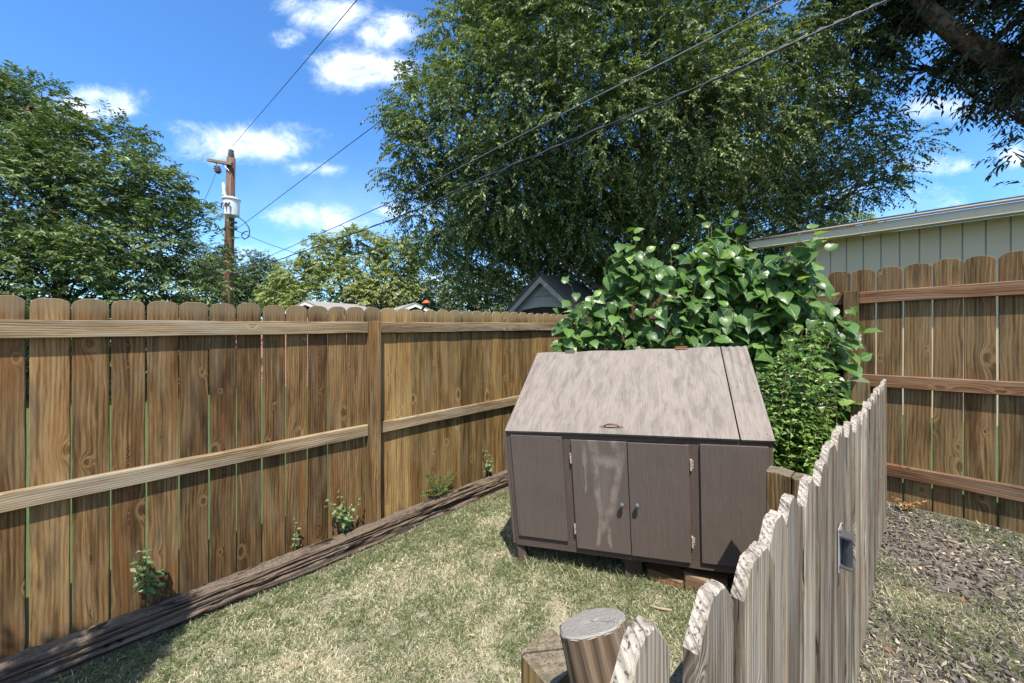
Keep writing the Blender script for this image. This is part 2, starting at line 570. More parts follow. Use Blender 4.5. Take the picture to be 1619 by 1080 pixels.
def shed_paint(name, base, worn, wear=0.5, stain=False, lid=False):
    mt, n, out = new_mat(name)
    u, t, v = n.sep(n.attr('wco', 'Vector'))
    rnd = n.attr('rnd')
    gr = n.noise(n.xyz(n.m('MULTIPLY', u, 190), n.m('MULTIPLY', rnd, 9), n.m('MULTIPLY', v, 9)), 1.0, 3.0, .6)
    col = n.mix(n.m('MULTIPLY', n.sstep(gr, .45, .75), .35), base, worn)
    big = n.noise(n.xyz(u, rnd, v), 5.0, 4.0, .55, .6)
    col = n.mix(n.m('MULTIPLY', n.sstep(big, .4, .8), .25), col, tuple(c * .6 for c in base))
    if lid:
        warp = n.noise(n.xyz(n.m('MULTIPLY', u, 5), 0, n.m('MULTIPLY', v, 3)), 1.0, 3.0, .55, .8)
        blot = n.noise(n.xyz(n.m('ADD', n.m('MULTIPLY', u, 17), n.m('MULTIPLY', warp, 2.2)), 2, n.m('MULTIPLY', v, 4.5)), 1.0, 5.0, .6, .5)
        col = n.mix(n.m('MULTIPLY', n.sstep(blot, .40, .70), .75), worn, tuple(b * .97 for b in base))
        fine = n.noise(n.xyz(n.m('MULTIPLY', u, 130), 1, n.m('MULTIPLY', v, 8)), 1.0, 4.0, .7)
        col = n.mix(n.m('MULTIPLY', n.sstep(fine, .45, .72), .6), col, tuple(b * .62 for b in base))
        dk = n.noise(n.xyz(n.m('MULTIPLY', u, 240), 4, n.m('MULTIPLY', v, 12)), 1.0, 2.0, .6)
        col = n.mix(n.m('MULTIPLY', n.sstep(dk, .66, .74), .35), col, (.05, .035, .028))
    else:
        sp = n.noise(n.xyz(n.m('MULTIPLY', u, 60), 4, n.m('MULTIPLY', v, 50)), 1.0, 2.0, .6)
        col = n.mix(n.m('MULTIPLY', n.sstep(sp, .76, .80), .4), col, (.30, .23, .18))
    if stain:
        # the chalky run-off mark on the left door, in the door's own coordinates (0..1, 0..1)
        lx, _, ly = n.sep(n.attr('loc', 'Vector'))
        wob = n.noise(n.xyz(n.m('MULTIPLY', lx, 4), 0, n.m('MULTIPLY', ly, 5)), 1.0, 4.0, .65)
        wb = n.m('MULTIPLY', n.m('SUBTRACT', wob, .5), .15)
        X = n.m('ADD', lx, wb)
        Yc = n.m('ADD', ly, n.m('MULTIPLY', wb, .7))

        def seg(ax, ay, bx, by, wd):
            # distance to a segment
            pa = n.xyz(n.m('SUBTRACT', X, ax), n.m('SUBTRACT', Yc, ay), 0)
            ba = (bx - ax, by - ay, 0)
            L2 = ba[0] ** 2 + ba[1] ** 2
            tt = n.m('DIVIDE', n.vm('DOT_PRODUCT', pa, ba), L2, clamp=True)
            pr = n.node('ShaderNodeVectorMath', operation='SCALE')
            pr.inputs[0].default_value = ba
            n.put(pr.inputs[3], tt)
            dd = n.vm('LENGTH', n.vm('SUBTRACT', pa, pr.outputs[0]))
            return n.sstep(n.m('SUBTRACT', wd, dd), 0.0, wd * .9)
        m_ = None
        for s_ in ((.40, .98, .46, .86, .11), (.78, .98, .86, .86, .10), (.42, .83, .88, .81, .085), (.88, .82, .90, .86, .09),
                   (.86, .78, .70, .42, .095), (.70, .42, .52, .24, .10), (.44, .80, .46, .45, .09), (.46, .45, .50, .22, .09),
                   (.46, .30, .44, .10, .055), (.22, .92, .24, .82, .08), (.24, .80, .24, .55, .03), (.62, .20, .64, .06, .045)):
            q = seg(*s_)
            m_ = q if m_ is None else n.m('MAXIMUM', m_, q)
        inner = n.m('MULTIPLY', seg(.60, .72, .56, .40, .16), .28)
        m_ = n.m('MAXIMUM', n.m('MULTIPLY', m_, n.sstep(wob, .25, .6)), inner)
        sn = n.noise(n.xyz(n.m('MULTIPLY', lx, 50), 3, n.m('MULTIPLY', ly, 22)), 1.0, 3.0, .6)
        col = n.mix(n.m('MULTIPLY', m_, n.m('ADD', .18, n.m('MULTIPLY', sn, .42))), col, (.36, .31, .26))
    principled(n, out, col, .72, n.bump(gr, .35 if not lid else .6, .002), spec=.25)
    return mt


M['shed'] = shed_paint('brown_paint', (.100, .077, .064), (.165, .130, .108))
M['shed_door'] = shed_paint('brown_paint_stained', (.106, .081, .068), (.172, .134, .112), stain=True)
M['shed_lid'] = shed_paint('worn_lid_paint', (.140, .118, .100), (.235, .198, .165), lid=True)
M['shed_frame'] = shed_paint('frame_paint', (.085, .060, .050), (.15, .115, .095))


def plain(name, col, rough=.6, metallic=0., var=.15, scale=20, spec=.3, bump=.1):
    mt, n, out = new_mat(name)
    g = n.node('ShaderNodeNewGeometry').outputs['Position']
    f = n.noise(g, scale, 4.0, .6)
    c = n.mix(f, tuple(x * (1 - var) for x in col), tuple(min(1, x * (1 + var)) for x in col))
    principled(n, out, c, rough, n.bump(f, bump, .003), metallic, spec)
    return mt


def rusty(name, metal, rust, amt=.55):
    mt, n, out = new_mat(name)
    g = n.node('ShaderNodeNewGeometry').outputs['Position']
    f = n.sstep(n.noise(g, 90, 4.0, .65), .6 - amt * .4, .8 - amt * .4)
    c = n.mix(f, metal, rust)
    principled(n, out, c, .6, n.bump(f, .3, .001), .3, .4)
    return mt


M['rust'] = rusty('rusty_iron', (.14, .075, .05), (.19, .07, .03))
M['hinge'] = rusty('painted_hinge', (.48, .42, .34), (.19, .09, .05), .35)
M['knob'] = plain('blue_grey_paint', (.085, .11, .125), .35, .2, .1)
M['black_metal'] = plain('black_metal', (.06, .063, .068), .38, .4, .5, 60)
M['galv'] = plain('galvanised', (.17, .17, .17), .4, .7, .3, 60)
M['caulk'] = plain('grey_caulk', (.27, .27, .275), .7, 0, .2, 60)
M['white_can'] = plain('transformer_paint', (.70, .72, .69), .4, 0, .1, 3)
M['porcelain'] = plain('porcelain', (.07, .06, .06), .25, 0, .1)
M['wire'] = plain('wire_black', (.020, .021, .024), .5, 0, .1)
M['wire_grey'] = plain('wire_grey', (.13, .145, .175), .45, .3, .1)
M['orange'] = plain('orange_plastic', (.42, .10, .03), .5, 0, .1)
M['white_trim'] = plain('white_trim', (.72, .71, .68), .6, 0, .08, 8)
M['roof_grey'] = plain('grey_shingle', (.26, .245, .22), .9, 0, .3, 25, bump=.5)
M['roof_dark'] = plain('dark_shingle', (.060, .052, .048), .9, 0, .4, 18, bump=.7)
M['grey_siding'] = plain('grey_siding', (.23, .215, .18), .7, 0, .08, 6)
M['cream'] = plain('cream_siding', (.56, .455, .32), .7, 0, .05, 3)
M['eave_paint'] = plain('eave_paint', (.58, .485, .36), .7, 0, .12, 15)
M['opening_shade'] = plain('painted_opening_shade', (.015, .014, .013), .9)  # flat near-black colour standing in for the shade inside openings
M['louvre'] = plain('louvre_paint', (.30, .31, .29), .7)
M['soil'] = plain('soil', (.07, .05, .035), .95, 0, .3, 15)


def bark_mat(name, a, b):
    mt, n, out = new_mat(name)
    g = n.node('ShaderNodeNewGeometry').outputs['Position']
    px, py, pz = n.sep(g)
    f = n.noise(n.xyz(n.m('MULTIPLY', px, 16), n.m('MULTIPLY', py, 16), n.m('MULTIPLY', pz, 4)), 1.0, 5.0, .65, .5)
    c = n.mix(n.sstep(f, .35, .65), a, b)
    principled(n, out, c, .9, n.bump(f, .9, .03), spec=.1)
    return mt


M['bark'] = bark_mat('bark', (.045, .033, .024), (.17, .13, .10))
M['bark_dark'] = bark_mat('bark_dark', (.03, .024, .018), (.12, .095, .07))
M['stem'] = plain('green_stem', (.13, .15, .05), .6, 0, .3, 20)
M['stem_brown'] = plain('brown_stem', (.12, .085, .045), .7, 0, .3, 20)


def leaf_mat(name, stops, trans=.35, rough=.45, spec=.4, veins=False, tcol=None):
    mt, n, out = new_mat(name)
    lv = n.attr('lv')
    col = n.ramp(lv, stops)
    nrm = None
    if veins:
        u, t, v = n.sep(n.attr('wco', 'Vector'))
        au = n.m('ABSOLUTE', u)
        mid = n.sstep(n.m('SUBTRACT', .045, au), 0, .03)
        ln = n.m('ADD', n.m('MULTIPLY', n.m('SINE', n.m('MULTIPLY', n.m('SUBTRACT', v, n.m('MULTIPLY', au, .75)), 34)), .5), .5)
        ln = n.sstep(ln, .86, .98)
        vein = n.m('MAXIMUM', mid, n.m('MULTIPLY', ln, .7))
        col = n.mix(n.m('MULTIPLY', vein, .40), col, (.20, .32, .09))
        nrm = n.bump(n.m('SUBTRACT', 1.0, vein), .5, .006)
    p = principled(n, None, col, rough, nrm, 0, spec)
    tr = n.node('ShaderNodeBsdfTranslucent')
    tc = n.mix(1.0, col, tcol or (1.25, 1.35, .55), 'MULTIPLY')
    n.l.new(tc, tr.inputs[0])
    mx = n.node('ShaderNodeMixShader')
    mx.inputs[0].default_value = trans
    n.l.new(p.outputs[0], mx.inputs[1])
    n.l.new(tr.outputs[0], mx.inputs[2])
    n.l.new(mx.outputs[0], out.inputs[0])
    return mt


M['leaf_ash'] = leaf_mat('leaf_ash', [(0, (.030, .052, .016)), (.5, (.105, .155, .050)), (1, (.27, .33, .13))], .22, .5, .32)
M['leaf_elm'] = leaf_mat('leaf_elm', [(0, (.026, .042, .012)), (.5, (.115, .160, .050)), (1, (.33, .38, .16))], .24, .5, .33)
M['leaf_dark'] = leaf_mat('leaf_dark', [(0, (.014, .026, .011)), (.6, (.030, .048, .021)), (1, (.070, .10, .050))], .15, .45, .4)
M['leaf_pale'] = leaf_mat('leaf_pale', [(0, (.11, .15, .045)), (.5, (.24, .275, .095)), (1, (.42, .43, .18))], .35, .5, .35)
M['leaf_oak'] = leaf_mat('leaf_oak', [(0, (0.042, 0.070, 0.028)), (.5, (0.084, 0.126, 0.049)), (1, (0.140, 0.189, 0.077))], .2, .5, .35)
M['leaf_grey'] = leaf_mat('leaf_grey', [(0, (.055, .080, .040)), (.5, (.10, .135, .070)), (1, (.16, .20, .11))], .25, .6, .3)
M['leaf_mulberry'] = leaf_mat('leaf_mulberry', [(0, (.028, .068, .016)), (.5, (.075, .155, .030)), (.85, (.16, .27, .055)), (1, (.28, .38, .10))],
                              .30, .37, .5, veins=True, tcol=(1.5, 1.6, .45))
M['leaf_small'] = leaf_mat('leaf_small', [(0, (.055, .12, .025)), (.5, (.13, .25, .050)), (1, (.28, .40, .10))], .3, .4, .45)
M['leaf_weed'] = leaf_mat('leaf_weed', [(0, (0.078, 0.130, 0.052)), (.5, (0.156, 0.234, 0.098)), (1, (0.286, 0.364, 0.169))], .3, .55, .3)
M['leaf_fern'] = leaf_mat('leaf_fern', [(0, (.07, .11, .03)), (.5, (.15, .20, .06)), (1, (.27, .30, .11))], .3, .55, .3)
M['dry_leaf'] = leaf_mat('dry_leaf', [(0, (.20, .07, .03)), (.5, (.38, .20, .09)), (1, (.55, .42, .25))], .2, .7, .2, tcol=(1, .8, .5))
M['grass'] = leaf_mat('grass_blades', [(0, (.075, .105, .040)), (.30, (.165, .200, .088)), (.50, (.29, .30, .16)), (.66, (.50, .45, .31)), (1, (.70, .63, .47))],
                      .25, .6, .25, tcol=(1.2, 1.2, .6))
M['chips'] = leaf_mat('bark_chips', [(0, (.030, .026, .023)), (.5, (.105, .092, .080)), (.85, (.24, .21, .18)), (1, (.48, .38, .26))], .0, .85, .15, tcol=(1, 1, 1))

# ------------------------------------------------------------------ layout: fence lines
LF0 = np.array((-2.600, 1.798)); LFD = np.array((.734, .679)); LFN = np.array((.679, -.734))     # left fence
CORNER = LF0 + LFD * 4.763
RFD = np.array((.667, -.745)); RFN = np.array((-.745, -.667))                                       # right fence, from the corner
PFD = np.array((.757, .653)); PFN = np.array((.653, -.757))                                         # picket fence


def v3(p2, z=0.0):
    return np.array((p2[0], p2[1], z))


UP = np.array((0, 0, 1.0))


def qdist(X, Y):
    return (X + 2.6) * .679 - (Y - 1.798) * .734


def rdist(X, Y):                       # distance in front of the right fence
    return 4.02 - (.745 * X + .667 * Y)


def ground_z(X, Y):
    X = np.asarray(X, float); Y = np.asarray(Y, float)
    q = qdist(X, Y)
    z = np.interp(q, [-400, -1, -.1, .12, .3, 1.3, 2.0, 2.65, 2.95, 3.5, 12, 400], [-.6, -.12, -.10, -.13, -.125, .045, .105, .20, .30, .32, .30, 0.])
    return z


# ------------------------------------------------------------------ ground
def ground():
    def axis(lo, hi, fine0, fine1, step):
        a = list(np.arange(fine0, fine1 + 1e-6, step))
        x, s = fine1, step
        while x < hi:
            s *= 1.35; x += s; a.append(x)
        x, s = fine0, step
        while x > lo:
            s *= 1.35; x -= s; a.insert(0, x)
        return np.array(a)
    xs = axis(-600, 600, -3.6, 4.6, .05)
    ys = axis(-600, 900, -.6, 5.4, .05)
    X, Y = np.meshgrid(xs, ys)
    Xf, Yf = X.ravel(), Y.ravel()
    near = (np.abs(Xf) < 6) & (np.abs(Yf) < 6)
    Z = ground_z(Xf, Yf) + near * (fbm(np.c_[Xf, Yf, Xf * 0], 4.0, 3) - .5) * .03
    V = np.c_[Xf, Yf, Z]
    ny, nx = X.shape
    idx = np.arange(nx * ny).reshape(ny, nx)
    F = np.stack([idx[:-1, :-1], idx[:-1, 1:], idx[1:, 1:], idx[1:, :-1]], -1).reshape(-1, 4)
    mt, n, out = new_mat('ground_mat')
    g = n.node('ShaderNodeNewGeometry').outputs['Position']
    px, py, pz = n.sep(g)
    q = n.m('SUBTRACT', n.m('MULTIPLY', n.m('ADD', px, 2.6), .679), n.m('MULTIPLY', n.m('SUBTRACT', py, 1.798), .734))
    rd = n.m('SUBTRACT', 4.02, n.m('ADD', n.m('MULTIPLY', px, .745), n.m('MULTIPLY', py, .667)))
    f1 = n.noise(g, 3.0, 4.0, .6)
    f2 = n.noise(g, 60.0, 4.0, .7)
    lawn = n.ramp(n.m('ADD', n.m('MULTIPLY', f1, .5), n.m('MULTIPLY', f2, .5)),
                  [(.3, (.09, .090, .050)), (.5, (.22, .20, .135)), (.7, (.36, .32, .235))])
    far = n.mix(f1, (.045, .075, .028), (.085, .13, .045))
    mul = n.mix(f2, (.07, .058, .045), (.20, .17, .135))
    c = n.mix(n.sstep(q, -.10, 0.0), far, lawn)
    wob = n.m('MULTIPLY', n.m('SUBTRACT', f1, .5), 0.5)
    c = n.mix(n.sstep(n.m('ADD', q, n.m('MULTIPLY', wob, .1)), 2.86, 2.95), c, mul)
    c = n.mix(n.sstep(rd, .02, -.05), c, far)
    principled(n, out, c, .95, n.bump(f2, .6, .01), spec=.1)
    o = put('ground', V, F, mt, smooth=True)
    tag(o, kind='structure')


ground()


# ------------------------------------------------------------------ fences
def dogear(w_, h, c=.035, dr=.002, n_side=10):
    """outline of a dog eared board, origin at its foot, counter-clockwise"""
    j = lambda: random.uniform(-dr, dr)
    cs = c * random.uniform(.9, 1.15)
    p = [(0 + j(), 0), (w_ + j(), 0)]
    for k in range(1, n_side):
        p.append((w_ + j() * .6, h * k / n_side * .97))
    ct = [(w_, h - cs), (w_ - cs * .30, h - cs * .42), (w_ - cs, h - .001), (w_ * .5, h + .002 + j()), (cs, h - .001), (cs * .30, h - cs * .42), (0, h - cs)]
    p += [(a + j() * .8, b + j() * .8) for a, b in ct]
    for k in range(n_side - 1, 0, -1):
        p.append((0 + j() * .6, h * k / n_side * .97))
    return p


def left_fence():
    t = thing('privacy_fence', 'long brown wooden board fence with dog eared tops behind the old timber edging', 'fence', v3(LF0, 0))
    n3, d3 = v3(LFN), v3(LFD)
    base = v3(LF0, -.08)
    # boards in bays
    pitch = .145
    bays = [(-2.45, -.52), (-.52, 1.885), (1.885, 4.70)]
    edges_done = 0
    first = .0826
    mbs = [MB() for _ in bays]
    k = -17
    s = first + k * pitch
    while s < 4.70:
        bi = 0 if s < -.52 else (1 if s < 1.83 else 2)
        p_ = pitch if bi < 2 else .1415
        gap = random.uniform(.005, .009) if bi < 2 else random.uniform(.000, .003)
        if abs(s - (first - pitch)) < .01: gap = .011
        h = 1.83 + .08 + random.uniform(-.006, .006)
        wd = min(p_ - gap, 4.745 - s)
        tilt = random.uniform(-.0015, .0015)
        mbs[bi].prism(dogear(wd, h, .034), base + d3 * (s + gap / 2) + n3 * random.uniform(-.004, 0), d3, UP + d3 * tilt, n3, .015, .0025)
        s += p_
    for mb, mt_ in zip(mbs, ('fence_left', 'fence_left', 'fence_gold')):
        mb.build('board_panel', M[mt_], t)
    for (a, b) in ((-2.45, -.56), (-.475, 1.838), (1.930, 4.665)):
        for z in (1.612, .735):
            mb = MB()
            n_ = 14
            up = [(a + (b - a) * i / n_, z + .095 + random.uniform(-.002, .002)) for i in range(n_, -1, -1)]
            lo = [(a + (b - a) * i / n_, z + random.uniform(-.002, .002)) for i in range(n_ + 1)]
            mb.prism(lo + up, v3(LF0, 0) + n3 * .039, d3, UP, n3, .0385, .004, along='x')
            mb.build('rail', M['rail'], t)
    for s in (-2.50, -.518, 1.884, 4.71):
        mb = MB()
        top = 1.715
        mb.box(v3(LF0, 0), d3, UP, n3, s - .0445, s + .0445, -.2, top, .0005, .092, .004)
        mb.build('post', M['fence_left'], t)


left_fence()


def zr(s):
    return float(np.interp(s, [0, 2.86, 3.66, 6.0], [1.77, 1.943, 1.97, 2.05]))


def right_fence():
    t = thing('privacy_fence', 'brown stained board fence with three rails in front of the cream house', 'fence', v3(CORNER, .25))
    n3, d3 = v3(RFN), v3(RFD)
    mbs = [MB(), MB(), MB()]
    pitch = .143
    s = 3.127 - pitch * 21
    while s < 6.2:
        bi = 0 if s < .35 else (1 if s < 2.80 else 2)
        gap = random.uniform(.006, .009) if s > 2.0 else random.uniform(.003, .006)
        top = zr(s + .07) + .19 + random.uniform(-.008, .008)
        bot = .18 + random.uniform(0, .02) if s > 1 else .0
        mbs[bi].prism(dogear(pitch - gap, top - bot, .036), v3(CORNER, bot) + d3 * (s + gap / 2) + n3 * random.uniform(-.004, 0), d3,
                      UP + d3 * random.uniform(-.002, .002), n3, .015, .0025)
        s += pitch
    for mb in mbs:
        if mb.v: mb.build('board_panel', M['fence_right'], t)
    for (a, b) in ((.02, .34), (.43, 2.795), (2.89, 5.2)):
        for dz in (0, -.66, -1.342):
            za, zb = zr(a) + dz, zr(b) + dz
            n_ = 10
            up = [(a + (b - a) * i / n_, za + (zb - za) * i / n_ + random.uniform(-.002, .002)) for i in range(n_, -1, -1)]
            lo = [(a + (b - a) * i / n_, za + (zb - za) * i / n_ - .092 + random.uniform(-.002, .002)) for i in range(n_ + 1)]
            mb = MB()
            mb.prism(lo + up, v3(CORNER, 0) + n3 * .039, d3, UP, n3, .0385, .004, along='x')
            mb.build('rail', M['rail_right'], t)
    for s in (.385, 2.845, 5.25):
        mb = MB()
        mb.box(v3(CORNER, 0), d3, UP, n3, s - .0445, s + .0445, .1, zr(s) + .012, .0005, .092, .004)
        mb.build('post', M['fence_right'], t)


right_fence()


# picket fence in the foreground
def pf(Y):
    return np.array((-.253 + 1.159 * Y, Y))


def picket_outline(w_, h, rough=.0022, sh=.042):
    # bottom -> right side -> worn rounded dog ear top -> left side
    p = []
    n = 16
    for k in range(n):
        p.append((w_ + random.uniform(-.0012, .0012), (h - sh) * k / n))
    ph1, ph2 = random.uniform(0, 6), random.uniform(0, 6)
    sp = random.uniform(.25, .45)
    ex_ = random.uniform(.95, 1.25)
    m_ = 26
    for i_ in range(m_ + 1):
        x = 1 - 2 * i_ / m_
        x = math.sin(x * PI / 2)
        y = -sh * max(0.0, (abs(x) - sp) / (1 - sp)) ** ex_
        wob = rough * .45 * (math.sin(x * 7 + ph1) + .7 * math.sin(x * 17 + ph2)) + random.uniform(-rough, rough) * .42
        p.append(((x + 1) / 2 * w_, h + y + wob * (1 - abs(x) ** 4)))
    for k in range(n - 1, -1, -1):
        p.append((random.uniform(-.0012, .0012), (h - sh) * k / n))
    return p


def picket_fence():
    t = thing('picket_fence', 'weathered grey picket fence with worn rounded tops running from the foreground to the stained fence', 'fence',
              v3(pf(1.3), .3))
    n3, d3 = v3(PFN), v3(PFD)
    Ys = [.26, .3156, .412, .508, .588, .678, .783, .908, 1.034, 1.243, 1.491, 2.6]
    Zs = [1.400, 1.402, 1.352, 1.342, 1.340, 1.334, 1.326, 1.330, 1.352, 1.334, 1.304, 1.292]
    # (start s, width) measured near the camera, then even
    lst = [(.290, .094), (.462, .092)]
    lst[0] = (.352 - .016, .083)
    s = .606
    for wd in (.128, .134, .130, .134, .132):
        lst.append((s, wd - .004)); s += wd + .011
    while s < 3.90:
        wd = random.uniform(.124, .134)
        lst.append((s, min(wd, 3.93 - s))); s += wd + random.uniform(.006, .014)
    lst = [(.20, .09)] + lst if False else lst
    s2 = -.02
    for (s, wd) in lst:
        Yc = (s + wd / 2) / 1.531
        ztop = float(np.interp(Yc, Ys, Zs)) + random.uniform(-.006, .006) * min(1, Yc)
        b2 = np.array((-.253, 0)) + PFD * s
        zb = .22
        h = ztop - zb
        lean = random.uniform(-.006, .006)
        mb = MB()
        off = random.uniform(-.008, .006)
        yaw = random.uniform(-.07, .07) if s > .7 else random.uniform(-.03, .03)
        dd = d3 * math.cos(yaw) + n3 * math.sin(yaw); nn_ = n3 * math.cos(yaw) - d3 * math.sin(yaw)
        mb.prism(picket_outline(wd, h), v3(b2, zb) + n3 * off, dd, UP + d3 * lean, nn_, .0165, .003, rnd=random.uniform(.0, 1))
        mb.build('picket', M['picket'], t)
    # rails on the far side
    for z in (.52, 1.10):
        mb = MB()
        mb.box(v3((-.253, 0), z), d3, UP, n3, .30, 3.86, 0, .088, -.065, -.026, .004, along='x')
        mb.build('rail', M['old_post'], t)
    # end post beside the stained fence
    mb = MB()
    c = np.array((2.43, 2.47))
    mb.box(v3(c, 0), d3, UP, n3, -.052, .052, .1, 1.288, -.045, .045, .005)
    mb.build('post', M['old_post'], t)


picket_fence()


# tall pointed picket stub next to the end post
def stub():
    mb = MB()
    c = at(1346, 588, 2.75)
    pts = picket_outline(.115, 1.30, .002, .07)
    mb.prism(pts, np.array((c[0] - .05, c[1], .05)), v3((.9, -.435)), UP, v3((-.435, -.9)), .019, .004)
    o = mb.build('picket', M['old_post'], None, (c[0], c[1], .05))
    tag(o, 'lone pointed brown picket standing by the end post under the leafy bush', 'picket')


stub()


def latch():
    base2 = np.array((-.253, 0)) + PFD * 1.60
    n3, d3 = v3(PFN), v3(PFD)
    z0 = .985
    t = thing('gate_hinge', 'black and grey metal hinge bracket screwed to the weathered picket fence', 'hinge', v3(base2, z0) + n3 * .004)
    b = v3(base2, z0) + n3 * .0055
    mb = MB()
    mb.box(b, d3, UP, n3, -.03, .03, -.02, .105, 0, .0025, .001)
    mb.build('back_plate', M['caulk'], t, bevel=0)
    for z in (-.006, .082):
        mb = MB()
        mb.box(b + UP * z, d3, UP, n3, -.024, .024, 0, .005, .003, .030, .001)
        mb.build('bracket', M['galv'], t)
    mb = MB()
    add_tube(mb, [b + n3 * .017 + UP * 0.0, b + n3 * .017 + UP * .081], .0125, 20)
    mb.build('barrel', M['black_metal'], t)
    for a, z in ((-.024, .10), (.03, .10), (.03, -.02)):
        mb = MB()
        add_tube(mb, [b + d3 * a + UP * z + n3 * .003, b + d3 * a + UP * z + n3 * .006], .005, 10)
        mb.build('screw', M['rust'], t)


latch()


def round_post():
    # short round post, leaning left, sawn flat
    top = at(936, 984, .50)
    bot = np.array((top[0] + .19, top[1] - .36, .42))
    ax = (top - bot); L = np.linalg.norm(ax); ax /= L
    c0 = np.array((1.0, 0, 0)); c0 -= ax * np.dot(c0, ax); c0 /= np.linalg.norm(c0)
    c1 = np.cross(ax, c0)
    seg, rows = 48, 40
    V, W = [], []
    r0 = .047
    for i in range(rows + 1):
        f = i / rows
        for k in range(seg):
            a = 2 * PI * k / seg
            r = r0 * (1 + .05 * math.sin(2 * a + .5) + .02 * math.sin(5 * a + 1))
            r *= 1 + .02 * math.sin(13 * a + f * 3) * 1 + random.uniform(-.008, .008)
            V.append(bot + ax * (L * f) + (c0 * math.cos(a) + c1 * math.sin(a)) * r)
            W.append((a * r0, 0, L * f))
    F = []
    for i in range(rows):
        for k in range(seg):
            k2 = (k + 1) % seg
            F.append([i * seg + k, i * seg + k2, (i + 1) * seg + k2, (i + 1) * seg + k])
    t = thing('round_post', 'short round leaning post with a pale sawn top behind the nearest pickets', 'post', (bot[0], bot[1], .3))
    put('shaft', V, F, M['log_post'], t, attrs={'wco': W, 'rnd': [.4] * len(V)}, smooth=True)
    # sawn top
    V, F = [], []
    rings = 14
    for j in range(rings + 1):
        for k in range(seg):
            a = 2 * PI * k / seg
            r = r0 * (1 + .05 * math.sin(2 * a + .5) + .02 * math.sin(5 * a + 1)) * (j / rings) * 1.01
            V.append(top + ax * (.0015 + random.uniform(-.0004, .0004) - (.003 if j == rings else 0)) + (c0 * math.cos(a) + c1 * math.sin(a)) * r)
    for j in range(rings):
        for k in range(seg):
            k2 = (k + 1) % seg
            F.append([j * seg + k, (j + 1) * seg + k, (j + 1) * seg + k2, j * seg + k2])
    W = []
    for p in V:
        d = (p - top)
        W.append((float(np.dot(d, c0)), float(np.dot(d, c1)), 0))
    mt, n, out = new_mat('sawn_grain')
    x, y, _ = n.sep(n.attr('wco', 'Vector'))
    vec = n.xyz(x, y, 0)
    nz = n.noise(vec, 120, 4, .6)
    nz2 = n.noise(vec, 400, 3, .7)
    rr = n.m('ADD', n.vm('LENGTH', n.xyz(n.m('SUBTRACT', x, .004), y, 0)), n.m('MULTIPLY', nz, .006))
    ri = n.m('ADD', n.m('MULTIPLY', n.m('SINE', n.m('MULTIPLY', rr, 1500)), .5), .5)
    col = n.mix(n.m('MULTIPLY', ri, .35), (.26, .235, .20), (.17, .15, .125))
    col = n.mix(n.m('MULTIPLY', nz2, .6), col, (.33, .31, .28))
    col = n.mix(n.m('MULTIPLY', n.sstep(nz, .55, .72), .5), col, (.17, .15, .13))
    # a check crack from the centre
    ang = n.m('ABSOLUTE', n.m('ADD', n.m('ADD', y, n.m('MULTIPLY', x, .75)), n.m('MULTIPLY', n.m('SUBTRACT', nz, .5), .004)))
    crk = n.m('MULTIPLY', n.sstep(n.m('SUBTRACT', .0011, ang), 0, .0006), n.m('MULTIPLY', n.sstep(x, -.004, .002), n.sstep(n.m('SUBTRACT', .030, x), 0, .004)))
    col = n.mix(crk, col, (.05, .04, .035))
    principled(n, out, col, .9, n.bump(n.m('ADD', nz2, ri), .6, .001), spec=.15)
    put('sawn_top', V, F, mt, t, attrs={'wco': W}, smooth=False)


round_post()


def square_posts():
    # low square post left of the round one
    t = thing('square_post', 'short square brown post half hidden behind the round sawn post', 'post', at(872, 1018, .66) * (1, 1, 0) + (0, 0, .3))
    c = at(872, 1036, .66)
    ang = R(-52)
    ax = np.array((math.cos(ang), math.sin(ang), 0)); an = np.array((math.sin(ang), -math.cos(ang), 0))
    if an[1] > 0: an = -an
    mb = MB()
    mb.box((c[0], c[1], 0), np.array((-an[1], an[0], 0)), UP, an, -.042, .042, .15, c[2], -.042, .042, .006)
    o = mb.build('shaft', M['old_post'], t)
    # pair of sawn posts between the shed and the picket fence
    p0 = at(1211, 744, 1.60)
    ax = v3((.68, -.733)); an = v3((-.733, -.68))
    for i, (a0, a1, zz, lab) in enumerate(((0, .088, 1.022, 'sawn off square post touching the right corner of the brown shed'),
                                           (.092, .172, 1.018, 'sawn off square post on the picket fence side of its twin'))):
        mb = MB()
        w_ = a1 - a0
        j = lambda: random.uniform(-.002, .002)
        mb.prism([(0, 0), (w_, 0), (w_ + j(), zz - .15), (w_ * .5, zz - .146), (0 + j(), zz - .15)],
                 v3(p0[:2], .15) + ax * a0, ax, UP, an, .089, .005)
        o = mb.build('square_post', M['old_post'], None, tuple(v3(p0[:2], .15) + ax * (a0 + .04)))
        tag(o, lab, 'post', 'pair of sawn off posts beside the shed')


square_posts()


